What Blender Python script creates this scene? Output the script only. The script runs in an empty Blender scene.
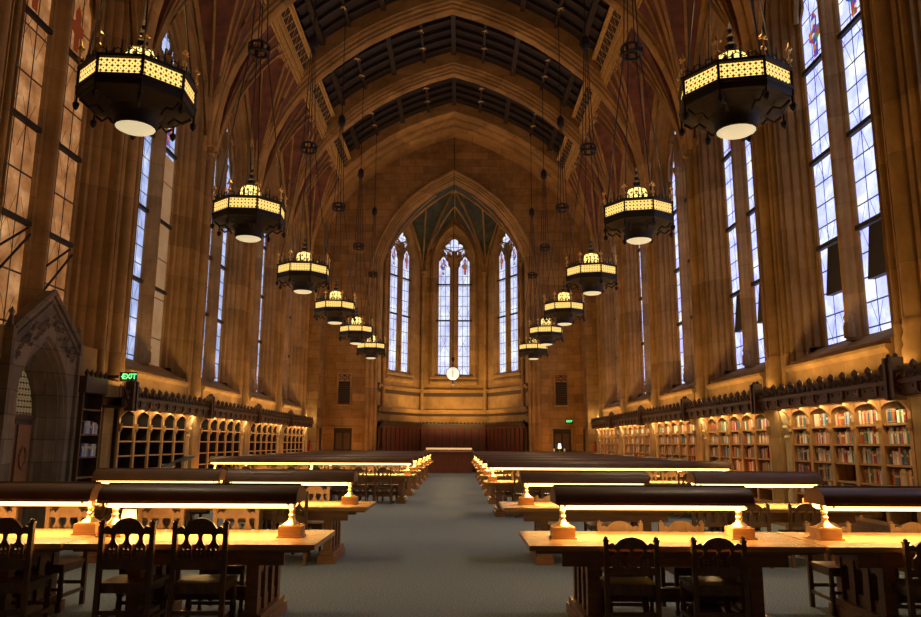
import bpy, math, random
from mathutils import Matrix, Vector
random.seed(11)
PI=math.pi; sin=math.sin; cos=math.cos
sc=bpy.context.scene
C=sc.collection
# ------------------------------------------------------------------ materials
def mat(name): 
    m=bpy.data.materials.new(name); m.use_nodes=True
    nt=m.node_tree; b=nt.nodes['Principled BSDF']
    return m,nt,b
def N(nt,t,**k):
    n=nt.nodes.new(t)
    for a,b in k.items():
        if hasattr(n,a): setattr(n,a,b)
        else: n.inputs[a.replace('_',' ')].default_value=b
    return n
def ramp(nt,src,stops,interp='LINEAR'):
    r=nt.nodes.new('ShaderNodeValToRGB'); r.color_ramp.interpolation=interp
    e=r.color_ramp.elements
    while len(e)<len(stops): e.new(.5)
    for i,(p,c) in enumerate(stops): e[i].position=p; e[i].color=(*c,1)
    nt.links.new(src,r.inputs[0]); return r
def plain(name,col,rough=.6,metal=0,spec=.5,var=.25,scale=8,emit=None,es=0,bump=0):
    m,nt,b=mat(name)
    b.inputs['Roughness'].default_value=rough; b.inputs['Metallic'].default_value=metal
    b.inputs['Specular IOR Level'].default_value=spec
    tc=N(nt,'ShaderNodeTexCoord'); n=N(nt,'ShaderNodeTexNoise',Scale=scale,Detail=4.)
    nt.links.new(tc.outputs['Object'],n.inputs['Vector'])
    lo=tuple(c*(1-var) for c in col); hi=tuple(min(1,c*(1+var)) for c in col)
    r=ramp(nt,n.outputs['Fac'],[(.3,lo),(.7,hi)])
    nt.links.new(r.outputs[0],b.inputs['Base Color'])
    if bump:
        bp=N(nt,'ShaderNodeBump',Strength=bump,Distance=.01); nt.links.new(n.outputs['Fac'],bp.inputs['Height']); nt.links.new(bp.outputs[0],b.inputs['Normal'])
    if emit: b.inputs['Emission Color'].default_value=(*emit,1); b.inputs['Emission Strength'].default_value=es
    return m
def stone(name,base,joint=.6,bw=.9,rh=.42):
    m,nt,b=mat(name); L=nt.links
    b.inputs['Roughness'].default_value=.85; b.inputs['Specular IOR Level'].default_value=.2
    g=N(nt,'ShaderNodeNewGeometry'); s=N(nt,'ShaderNodeSeparateXYZ'); L.new(g.outputs['Position'],s.inputs[0])
    a=N(nt,'ShaderNodeMath',operation='ADD'); L.new(s.outputs['X'],a.inputs[0]); L.new(s.outputs['Y'],a.inputs[1])
    c=N(nt,'ShaderNodeCombineXYZ'); L.new(a.outputs[0],c.inputs['X']); L.new(s.outputs['Z'],c.inputs['Y'])
    br=N(nt,'ShaderNodeTexBrick'); br.inputs['Scale'].default_value=1; br.inputs['Brick Width'].default_value=bw; br.inputs['Row Height'].default_value=rh
    br.inputs['Mortar Size'].default_value=.012; br.inputs['Mortar Smooth'].default_value=.3
    br.inputs['Color1'].default_value=(*[x*.78 for x in base],1); br.inputs['Color2'].default_value=(*[min(1,x*1.2) for x in base],1)
    br.inputs['Mortar'].default_value=(*[x*joint for x in base],1)
    L.new(c.outputs[0],br.inputs['Vector'])
    n=N(nt,'ShaderNodeTexNoise',Scale=1.1,Detail=6.,Roughness=.7); L.new(g.outputs['Position'],n.inputs['Vector'])
    r=ramp(nt,n.outputs['Fac'],[(.3,(.62,.58,.55)),(.7,(1.2,1.18,1.15))])
    mx=N(nt,'ShaderNodeMix',data_type='RGBA',blend_type='MULTIPLY'); mx.inputs['Factor'].default_value=1
    L.new(br.outputs['Color'],mx.inputs['A']); L.new(r.outputs[0],mx.inputs['B']); L.new(mx.outputs['Result'],b.inputs['Base Color'])
    n2=N(nt,'ShaderNodeTexNoise',Scale=30.,Detail=3.); L.new(g.outputs['Position'],n2.inputs['Vector'])
    bp=N(nt,'ShaderNodeBump',Strength=.25,Distance=.01); L.new(n2.outputs['Fac'],bp.inputs['Height']); L.new(bp.outputs[0],b.inputs['Normal'])
    return m
def wood(name,base,rough=.35,stretch=(1,9,9),coat=0):
    m,nt,b=mat(name); L=nt.links
    b.inputs['Roughness'].default_value=rough
    tc=N(nt,'ShaderNodeTexCoord'); mp=N(nt,'ShaderNodeMapping'); mp.inputs['Scale'].default_value=stretch
    L.new(tc.outputs['Object'],mp.inputs[0]); n=N(nt,'ShaderNodeTexNoise',Scale=3.,Detail=6.,Roughness=.65,Distortion=.6); L.new(mp.outputs[0],n.inputs['Vector'])
    r=ramp(nt,n.outputs['Fac'],[(.3,tuple(x*.6 for x in base)),(.7,tuple(min(1,x*1.25) for x in base))])
    L.new(r.outputs[0],b.inputs['Base Color'])
    return m
def glass(name,cols,strength,gu=.387,gv=.475,scale=1.5,dia=True,u0=.195,lw=.03):
    # leaded, obscured glass; its light is put into the emission colour
    m,nt,b=mat(name); L=nt.links
    b.inputs['Roughness'].default_value=.2; b.inputs['Base Color'].default_value=(.05,.05,.06,1)
    uv=N(nt,'ShaderNodeUVMap'); s=N(nt,'ShaderNodeSeparateXYZ'); L.new(uv.outputs[0],s.inputs[0])
    def line(src,per,w):
        d=N(nt,'ShaderNodeMath',operation='DIVIDE'); L.new(src,d.inputs[0]); d.inputs[1].default_value=per
        f=N(nt,'ShaderNodeMath',operation='FRACT'); L.new(d.outputs[0],f.inputs[0])
        g=N(nt,'ShaderNodeMath',operation='GREATER_THAN'); L.new(f.outputs[0],g.inputs[0]); g.inputs[1].default_value=w/per
        return g.outputs[0]
    def mul(a,c):
        q=N(nt,'ShaderNodeMath',operation='MULTIPLY'); L.new(a,q.inputs[0]); L.new(c,q.inputs[1]); return q.outputs[0]
    ab=N(nt,'ShaderNodeMath',operation='ABSOLUTE'); L.new(s.outputs['X'],ab.inputs[0])
    sb=N(nt,'ShaderNodeMath',operation='SUBTRACT'); L.new(ab.outputs[0],sb.inputs[0]); sb.inputs[1].default_value=u0
    k=mul(line(sb.outputs[0],gu,lw),line(s.outputs['Y'],gv,lw))
    if dia:
        for sg in (1,-1):
            h=N(nt,'ShaderNodeMath',operation='MULTIPLY'); L.new(s.outputs['X'],h.inputs[0]); h.inputs[1].default_value=sg*2.2
            a=N(nt,'ShaderNodeMath',operation='ADD'); L.new(h.outputs[0],a.inputs[0]); L.new(s.outputs['Y'],a.inputs[1])
            ln=line(a.outputs[0],1.27,.035)
            # only in some bands of the light
            fr=N(nt,'ShaderNodeMath',operation='PINGPONG'); L.new(s.outputs['Y'],fr.inputs[0]); fr.inputs[1].default_value=.95
            gt=N(nt,'ShaderNodeMath',operation='GREATER_THAN'); L.new(fr.outputs[0],gt.inputs[0]); gt.inputs[1].default_value=.5
            mx_=N(nt,'ShaderNodeMath',operation='MAXIMUM'); L.new(ln,mx_.inputs[0]); L.new(gt.outputs[0],mx_.inputs[1])
            k=mul(k,mx_.outputs[0])
    n=N(nt,'ShaderNodeTexNoise',Scale=scale,Detail=5.,Roughness=.65); L.new(uv.outputs[0],n.inputs['Vector'])
    r=ramp(nt,n.outputs['Fac'],cols)
    L.new(r.outputs[0],b.inputs['Emission Color'])
    st=N(nt,'ShaderNodeMath',operation='MULTIPLY'); L.new(k,st.inputs[0]); st.inputs[1].default_value=strength
    ad=N(nt,'ShaderNodeMath',operation='ADD'); L.new(st.outputs[0],ad.inputs[0]); ad.inputs[1].default_value=strength*.04
    L.new(ad.outputs[0],b.inputs['Emission Strength'])
    return m
def emit(name,col,s): return plain(name,(.6,.55,.45),.5,emit=col,es=s)
def lattice(name,col,s,scale,th=.44):
    m,nt,b=mat(name); L=nt.links
    b.inputs['Base Color'].default_value=(.02,.015,.01,1); b.inputs['Roughness'].default_value=.5
    uv=N(nt,'ShaderNodeUVMap'); v=N(nt,'ShaderNodeTexVoronoi',feature='F1'); v.inputs['Scale'].default_value=scale; v.inputs['Randomness'].default_value=0
    L.new(uv.outputs[0],v.inputs['Vector'])
    r=ramp(nt,v.outputs['Distance'],[(.12,(.02,.012,0)),(.16,(1,1,1)),(th,(1,1,1)),(th+.05,(.03,.02,0))])
    mx=N(nt,'ShaderNodeMix',data_type='RGBA',blend_type='MULTIPLY'); mx.inputs['Factor'].default_value=1
    L.new(r.outputs[0],mx.inputs['A']); mx.inputs['B'].default_value=(*col,1)
    L.new(mx.outputs['Result'],b.inputs['Emission Color']); b.inputs['Emission Strength'].default_value=s
    return m
STONE=stone('sandstone_blocks',(.35,.22,.085))
STONE2=stone('smooth_sandstone',(.375,.24,.097),joint=.85,bw=3,rh=.9)
PALE=stone('pale_limestone',(.62,.50,.29),joint=.85,bw=3,rh=.9)
STONEG=stone('grey_sandstone',(.22,.19,.15))
RIB=stone('rib_sandstone',(.40,.25,.09),joint=.8,bw=2.,rh=.7)
ROOFW=wood('dark_roof_timber',(.022,.013,.008),.6,(2,2,9))
ROOFB=wood('roof_timber_beams',(.030,.018,.010),.6)
VAULT=plain('painted_vault_plaster',(.16,.06,.03),.85,var=.4,scale=3)
TEAL=plain('blue_green_vault_plaster',(.05,.065,.05),.85,var=.5,scale=2.5)
GILT=plain('gilded_plaster',(.62,.40,.12),.55,var=.2)
GILTD=plain('dark_piercing_shade',(.05,.03,.015),.8)
GOLD=plain('gold_leaf',(.8,.55,.2),.35,.7)
DW=wood('dark_oak',(.065,.031,.014),.42)
DW2=wood('chair_oak',(.19,.10,.042),.33,(9,9,2))
OAK=wood('honey_oak_top',(.50,.27,.09),.24,(1,8,8))
MOAK=wood('mid_oak',(.26,.12,.045),.4)
BOOKW=wood('bookcase_oak',(.42,.23,.085),.45,(6,6,1))
BOXW=wood('lamp_box_oak',(.42,.20,.07),.35)
PALEW=wood('pale_desk_top',(.85,.50,.22),.35)
REDW=wood('red_brown_panelling',(.20,.045,.022),.4,(6,6,1))
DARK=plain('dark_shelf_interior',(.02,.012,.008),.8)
IRON=plain('black_iron',(.012,.009,.007),.65,.0,var=.3)
HOOD=plain('brown_bronze_hood',(.17,.09,.042),.42,.05,var=.2,scale=3)
BRASS=plain('brass',(.75,.48,.18),.28,.9)
REFL=plain('hood_inner_enamel',(.8,.72,.55),.5)
TUBE=emit('warm_lamp_diffuser',(1,.55,.15),5.5)
LENS=emit('opal_lens',(1,.86,.50),.62)
BAND=lattice('gilded_tracery_glow',(1,.62,.16),1.5,15,.47)
BANDF=lattice('pale_band_glow',(1,.80,.38),2.0,11.5,.6)
DOME=lattice('dome_tracery_glow',(1,.68,.20),2.0,7.,.5)
GWR=glass('window_glass_day',[(.3,(.34,.38,1.)),(.5,(.50,.56,1.)),(.68,(.88,.92,1.))],1.45)
GWL=glass('window_glass_dusk',[(.3,(.25,.33,.62)),(.5,(.42,.52,.85)),(.68,(.75,.82,1.))],1.0)
GWA=glass('apse_window_glass',[(.3,(.40,.42,.72)),(.5,(.60,.66,.92)),(.68,(.85,.92,1.))],1.2,.287,.62,1.0,True,.23)
GWP=glass('peach_reflection_glass',[(.3,(.26,.09,.02)),(.5,(.50,.20,.06)),(.68,(.85,.42,.17))],.62,.387,.95,1.5,True,.195,.04)  # warm room reflection painted as a peach glow in the panes
BLIND=glass('tan_blind_backlit',[(.3,(.34,.17,.07)),(.6,(.46,.26,.12))],.6,2.,1.1,1.,False)
def stained(name):
    m,nt,b=mat(name); L=nt.links
    uv=N(nt,'ShaderNodeUVMap'); v=N(nt,'ShaderNodeTexVoronoi'); v.inputs['Scale'].default_value=9
    L.new(uv.outputs[0],v.inputs['Vector']); s=N(nt,'ShaderNodeSeparateColor'); L.new(v.outputs['Color'],s.inputs[0])
    r=ramp(nt,s.outputs[0],[(0,(.6,.06,.03)),(.3,(.05,.08,.6)),(.5,(.75,.25,.05)),(.62,(.05,.3,.12)),(.75,(.3,.08,.4)),(.88,(.8,.85,1))],'CONSTANT')
    L.new(r.outputs[0],b.inputs['Emission Color']); b.inputs['Emission Strength'].default_value=.75; b.inputs['Base Color'].default_value=(.03,.03,.03,1)
    return m
STAIN=stained('stained_glass_figure')
STAIND=plain('dark_red_stained_glass',(.05,.02,.01),.3,emit=(.5,.08,.02),es=.25)
GREEN=emit('green_sign_letters',(.03,1,.25),1.6)
WHITE=plain('white_paper',(.85,.85,.82),.6,var=.03)
RED=plain('red_enamel',(.5,.03,.02),.3)
GREYP=plain('grey_laminate',(.25,.24,.23),.4)
GLOBE=plain('painted_globe_glass',(.8,.75,.6),.3,emit=(1,.92,.70),es=.95)
LEATHER=plain('dark_leather',(.10,.05,.03),.35)
PEW=emit('desk_lamp_shade',(1,.8,.45),2.5)
STRIP=emit('orange_strip_glow',(1,.50,.20),.8)
def carpet():
    m,nt,b=mat('grey_green_carpet'); L=nt.links; b.inputs['Roughness'].default_value=.95; b.inputs['Specular IOR Level'].default_value=.1
    g=N(nt,'ShaderNodeNewGeometry'); n=N(nt,'ShaderNodeTexNoise',Scale=55.,Detail=3.); L.new(g.outputs['Position'],n.inputs['Vector'])
    r=ramp(nt,n.outputs['Fac'],[(.35,(.17,.205,.215)),(.65,(.40,.47,.49))]); L.new(r.outputs[0],b.inputs['Base Color'])
    bp=N(nt,'ShaderNodeBump',Strength=.5,Distance=.01); L.new(n.outputs['Fac'],bp.inputs['Height']); L.new(bp.outputs[0],b.inputs['Normal'])
    return m
CARPET=carpet()
# ------------------------------------------------------------------ mesh helper
class M:
    def __init__(s): s.v=[];s.f=[];s.m=[];s.uv={}
    def add(s,vs,fs,mi=0):
        n=len(s.v); s.v+= [tuple(p) for p in vs]
        for f in fs: s.f.append(tuple(i+n for i in f)); s.m.append(mi)
    def box(s,x0,x1,y0,y1,z0,z1,mi=0):
        s.add([(x,y,z) for z in(z0,z1) for y in(y0,y1) for x in(x0,x1)],[(0,2,3,1),(4,5,7,6),(0,1,5,4),(2,6,7,3),(0,4,6,2),(1,3,7,5)],mi); return s
    def tube(s,pts,r,n=6,mi=0,cap=True):
        # round bar through points (r may be list)
        R=r if isinstance(r,(list,tuple)) else [r]*len(pts); rings=[]
        P=[Vector(p) for p in pts]
        for i,p in enumerate(P):
            d=(P[min(i+1,len(P)-1)]-P[max(i-1,0)]).normalized()
            a=Vector((0,0,1)) if abs(d.z)<.9 else Vector((1,0,0))
            u=d.cross(a).normalized(); w=d.cross(u)
            rings.append([p+R[i]*(cos(2*PI*k/n)*u+sin(2*PI*k/n)*w) for k in range(n)])
        s.grid(rings,mi,wrap=True)
        if cap:
            s.add(rings[0],[tuple(range(n))],mi); s.add(rings[-1],[tuple(range(n))],mi)
        return s
    def grid(s,rows,mi=0,wrap=False):
        n=len(rows[0]); base=len(s.v)
        for r in rows: s.v+=[tuple(p) for p in r]
        for i in range(len(rows)-1):
            for j in range(n if wrap else n-1):
                a=base+i*n+j; b=base+i*n+(j+1)%n
                s.f.append((a,b,b+n,a+n)); s.m.append(mi)
        return s
    def lathe(s,prof,cx=0,cy=0,cz=0,n=12,mi=0,ph=0,a0=0,a1=None):
        s.grid([[(cx+r*cos(2*PI*k/n+ph),cy+r*sin(2*PI*k/n+ph),cz+z) for k in range(n)] for r,z in prof],mi,wrap=True)
        for r,z in (prof[0],prof[-1]):
            if r>1e-4: s.add([(cx+r*cos(2*PI*k/n+ph),cy+r*sin(2*PI*k/n+ph),cz+z) for k in range(n)],[tuple(range(n))],mi)
        return s
    def prism(s,poly,axis,a,b,mi=0):
        def P(p,t):
            return {'x':(t,p[0],p[1]),'y':(p[0],t,p[1]),'z':(p[0],p[1],t)}[axis]
        n=len(poly); vs=[P(p,a) for p in poly]+[P(p,b) for p in poly]
        s.add(vs,[tuple(range(n)),tuple(range(n,2*n))[::-1]]+[(i,(i+1)%n,n+(i+1)%n,n+i) for i in range(n)],mi); return s
    def obj(s,name,mats,parent=None,smooth=False,loc=None,kind=None,label=None):
        me=bpy.data.meshes.new(name); me.from_pydata(s.v,[],s.f)
        for mm in (mats if isinstance(mats,(list,tuple)) else [mats]): me.materials.append(mm)
        for p,mi in zip(me.polygons,s.m): p.material_index=mi
        import bmesh
        bm=bmesh.new(); bm.from_mesh(me); bmesh.ops.recalc_face_normals(bm,faces=bm.faces); bm.to_mesh(me); bm.free()
        if smooth: 
            for p in me.polygons: p.use_smooth=True
            try: me.set_sharp_from_angle(angle=math.radians(40))
            except Exception: pass
        o=bpy.data.objects.new(name,me); C.objects.link(o)
        if parent is not None: o.parent=parent
        if loc: o.location=loc
        if kind: o['kind']=kind
        if label: o['label']=label
        return o
def pane(name,outline,fn,mat_,parent):
    # flat glass pane; outline in (u,v) metres, fn maps to 3d
    me=bpy.data.meshes.new(name); n=len(outline)
    me.from_pydata([fn(u,v) for u,v in outline],[],[tuple(range(n))])
    uvl=me.uv_layers.new(name='UVMap')
    for i,l in enumerate(me.loops): uvl.data[i].uv=outline[l.vertex_index]
    me.materials.append(mat_)
    o=bpy.data.objects.new(name,me); C.objects.link(o); o.parent=parent
    return o
def thing(name,label,cat,loc=(0,0,0),rotz=0,group=None):
    o=bpy.data.objects.new(name,None); C.objects.link(o); o.location=loc; o.rotation_euler=(0,0,rotz)
    o.empty_display_size=.1
    o['label']=label; o['category']=cat
    if group: o['group']=group
    return o
def tag(o,label,cat,group=None):
    o['label']=label; o['category']=cat
    if group: o['group']=group
    return o
def struct_e(name,loc=(0,0,0),rotz=0):
    o=bpy.data.objects.new(name,None); C.objects.link(o); o.location=loc; o.rotation_euler=(0,0,rotz); o['kind']='structure'; return o
KIDS={}
def kids(o):
    return [c for c in bpy.data.objects if c.parent==o]
def snapshot(root):
    return (root,[snapshot(c) for c in kids(root)])
def dup(snap,loc,rotz=0,label=None,group=None):
    def rec(s,par):
        c=s[0].copy(); C.objects.link(c)
        if par is not None: c.parent=par
        for k in s[1]: rec(k,c)
        return c
    r=rec(snap,None); r.location=loc; r.rotation_euler=(0,0,rotz)
    if label: r['label']=label
    if group: r['group']=group
    return r
# ------------------------------------------------------------------ key dimensions
B=5.17; PC=[11.49+B*k for k in range(-2,6)]    # pier centres
WC=[8.9+B*k for k in range(-1,6)]              # window centres 3.73, 8.9, 14.07 ... 34.75
YEND=39.5; YBACK=-1.6; NW=(14.07,19.24,24.41,29.58,34.75)
# ------------------------------------------------------------------ floor, back wall
f=M(); f.box(-9,9,YBACK-1,46,-.2,0); f.obj('floor',CARPET,kind='structure')
f=M(); f.box(-8.2,8.2,YBACK-.4,YBACK,0,20); f.obj('wall_back',STONE,kind='structure')
# ------------------------------------------------------------------ side walls: piers
ARCH=[(0,18.42),(1.1,18.08),(2.15,17.64),(3.2,17.08),(4.2,16.38),(5.05,15.66),(5.75,14.92),(6.3,14.12),(6.7,13.33),(6.95,12.65),(7.1,12.0),(7.2,11.25),(7.23,10.5)]
def arch_off(o):
    P=[Vector((x,z)) for x,z in ARCH]; out=[]
    for i,p in enumerate(P):
        d=(P[min(i+1,len(P)-1)]-P[max(i-1,0)]).normalized(); n=Vector((-d.y,d.x))
        if n.y<0 and i<6: n=-n
        if i>=6 and n.x<0: n=-n
        q=p+n*o
        if i==0: q=Vector((0,p.y+o*1.06))
        out.append((q.x,q.y))
    return out
def arc(cx,cy,r,a0,a1,n=5): return [(cx+r*cos(a0+(a1-a0)*i/n),cy+r*sin(a0+(a1-a0)*i/n)) for i in range(n+1)]
PIL=0.0
def pier_profile():
    # (u along wall from pier centre, x)
    h=[(.68,7.47)]
    h+=[(.66,7.45),(.63,7.60),(.57,7.60),(.55,7.45)]
    h+=arc(.49,7.45,.055,0,-PI,5)+[(.43,7.60),(.37,7.60),(.35,7.43),(.27,7.40),(.25,7.58),(.16,7.58)]
    h+=arc(0,7.42,.14,0,-PI/2,5)
    return h
def make_pier(side,y,name):
    h=pier_profile(); full=[(-u,x) for u,x in h]+[(u,x) for u,x in reversed(h)][1:]
    m=M()
    full=[( -u,x) for u,x in h]+[(u,x) for u,x in h[::-1]][1:]
    m.grid([[(side*x,y+u,z) for u,x in full] for z in (2.4,5,8,10.6)])
    # splayed foot of the shafts, a turned base and a cap
    for u,x,r in ((0,7.43,.155),(.49,7.46,.07),(-.49,7.46,.07)):
        m.lathe([(r*1.5,2.9),(r*1.5,3.12),(r*1.25,3.2),(r*1.38,3.3),(r*1.1,3.42),(r*1.25,3.5),(r*1.05,3.62)],side*x,y+u,0,10)
        m.lathe([(r*1.0,10.3),(r*1.25,10.36),(r*1.1,10.45),(r*1.6,10.62),(r*1.7,10.68),(r*1.7,10.76),(.01,10.8)],side*x,y+u,0,10)
    # foot of the pier between the bookcases: a recessed carved column and a projecting pilaster
    def bx(x0,x1,y0,y1,z0,z1):
        p=sorted((side*x0,side*x1)); m.box(p[0],p[1],y0,y1,z0,z1)
    yl=y-.77-PIL
    if side<0 and 16<y<17:
        bx(7.2,7.52,15.98,16.6,0,2.95); return m.obj(name,STONE2,smooth=True,kind='structure')
    bx(7.40,7.52,yl-.52,yl,0,2.95); bx(7.06,7.52,yl,yl+.50,0,2.42); bx(7.0,7.5,yl-.04,yl+.46,0,.5); bx(7.2,7.5,yl-.5,yl,0,.55)
    n=M(); p=sorted((side*7.16,side*7.41)); n.box(p[0],p[1],yl-.49,yl-.01,0,2.36); n.lathe([(.13,.5),(.13,.7),(.10,.76),(.10,1.75),(.13,1.8),(.10,1.85),(.16,2.0),(.13,2.05),(.18,2.28),(.19,2.355)],side*7.17,yl-.25,0,10)
    n.obj(name+'_column',PALE,smooth=True,kind='structure')
    return m.obj(name,STONE2,smooth=True,kind='structure')
for side,sn in ((1,'right'),(-1,'left')):
    for y in PC[1:8]:
        make_pier(side,y,'wall_'+sn+'_pier')
# ------------------------------------------------------------------ windows
A_,SP,H_=1.37,11.2,2.2
RR=(A_*A_+H_*H_)/(2*A_)
def wpath(o,n=9):
    # window outline offset outward by o: list (u,z) from lower left over the apex to lower right
    r=RR+o; cx=RR-A_; amax=math.acos(cx/r)
    left=[(-(A_+o),3.68 if o<.3 else 3.3),( -(A_+o),7.5)]
    left+=[(cx-r*cos(amax*i/n),SP+r*sin(amax*i/n)) for i in range(n+1)]
    return left+[(-u,z) for u,z in left[::-1]][1:]
JAMB=[(-.02,8.06),(0,7.97),(.06,7.93),(.08,8.03),(.12,8.02),(.15,7.86),(.20,7.82),(.22,7.92),(.26,7.92),(.28,7.74),(.33,7.68),(.35,7.80),(.39,7.80),(.41,7.58),(.46,7.52),(.48,7.62),(.51,7.62),(.535,7.44)]
def light_outline(w,z0,zs,h,n=6):
    # pointed, cusped head
    a=w/2; R=(a*a+h*h)/(2*a); cx=R-a; am=math.acos(cx/R)
    L=[(-a,z0),(-a,zs)]
    for i in range(1,n+1):
        t=am*i/n; u=cx-R*cos(t); z=zs+R*sin(t)
        if i==2 : u*=.80
        if i==4: u*=.85
        L.append((u,z))
    return L+[(-u,z) for u,z in L[::-1]][1:]
def quatre(cu,cz,r,n=6,k=.55):
    out=[]
    for q in range(4):
        a=q*PI/2; ccx,ccz=cu+r*k*cos(a),cz+r*k*sin(a)
        for i in range(n+1):
            t=a-PI*.62+PI*1.24*i/n; out.append((ccx+r*(1-k)*cos(t),ccz+r*(1-k)*sin(t)))
    return out
def window_set(name,fn,gm,w,period,z0,zs,lh,quat,transoms,parent,stain_z,mulw,shut=None,blind=None,braces=False,hatch=False,stain=None):
    # fn(u,z,d): u across, z up, d out of the wall towards the room
    G=[]
    for i,sg in enumerate((-1,1)):
        cu=sg*period/2
        ol=[(cu+u,z) for u,z in light_outline(w,z0,zs,lh)]
        g=pane('glass_light',ol,lambda u,v:fn(u,v,0),gm,parent); G.append(g)
        m=M(); m.tube([fn(u,z,.02) for u,z in ol]+[fn(*ol[0],.02)],.035,6); m.obj('light_surround',STONE2,g)
        m=M()
        for tz in transoms:
            m.add([fn(cu-w/2,tz-.045,.0),fn(cu+w/2,tz-.045,.0),fn(cu+w/2,tz+.045,.0),fn(cu-w/2,tz+.045,.0),
                   fn(cu-w/2,tz-.045,.09),fn(cu+w/2,tz-.045,.09),fn(cu+w/2,tz+.045,.09),fn(cu-w/2,tz+.045,.09)],
                  [(0,1,2,3),(4,5,6,7),(0,1,5,4),(1,2,6,5),(2,3,7,6),(3,0,4,7)])
        m.obj('transom_bar',IRON,g)
        m=M()
        sx=.16*w
        fig=[(cu+sx*a,stain_z+b) for a,b in ((-.5,-.45),(.5,-.45),(.6,-.1),(1.4,0),(1.4,.2),(.6,.22),(.7,.42),(0,.62),(-.7,.42),(-.6,.22),(-1.4,.2),(-1.4,0),(-.6,-.1))]
        pane('stained_figure',fig,lambda u,v:fn(u,v,.02),stain or STAIN,g)
        if blind and sg==blind[0]:
            pane('window_blind',[(cu-w/2,z0),(cu+w/2,z0),(cu+w/2,blind[1]),(cu-w/2,blind[1])],lambda u,v:fn(u,v,.03),BLIND,g)
        if hatch:
            m=M(); a,b=cu-w/2+.02,cu+w*.14
            P=[fn(a,4.66,.02),fn(b,4.66,.02),fn(b,5.68,.02),fn(a,5.68,.02),fn(a,4.66,.16),fn(b,4.66,.16),fn(b,5.68,.05),fn(a,5.68,.05)]
            m.add(P,[(0,1,2,3),(4,5,6,7),(0,1,5,4),(1,2,6,5),(2,3,7,6),(3,0,4,7)]); m.obj('casement',IRON,g)
        if braces:
            m=M(); m.tube([fn(cu-w/2,4.9,.05),fn(cu+w/2-.1,5.65,.08)],.025,5); m.tube([fn(cu-w/2,4.3,.05),fn(cu+w/2,5.55,.08)],.025,5); m.obj('casement_stay',IRON,g)
    q=pane('glass_quatrefoil',quatre(0,quat[0],quat[1]),lambda u,v:fn(u,v,.02),gm,parent)
    m=M(); o=quatre(0,quat[0],quat[1]+.04); m.tube([fn(u,z,.03) for u,z in o]+[fn(*o[0],.03)],.035,6); m.tube([fn(quat[1]*1.25*cos(t*PI/10),quat[0]+quat[1]*1.25*sin(t*PI/10),.02) for t in range(21)],.05,6); m.obj('quatrefoil_surround',STONE2,q)
    for sg in (-1,1):
        pane('glass_dagger',[(sg*period*.36,quat[0]-.62),(sg*period*.50,quat[0]-.30),(sg*period*.42,quat[0]+.0),(sg*period*.34,quat[0]-.25)],lambda u,v:fn(u,v,.02),gm,parent)
wn=0
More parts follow.
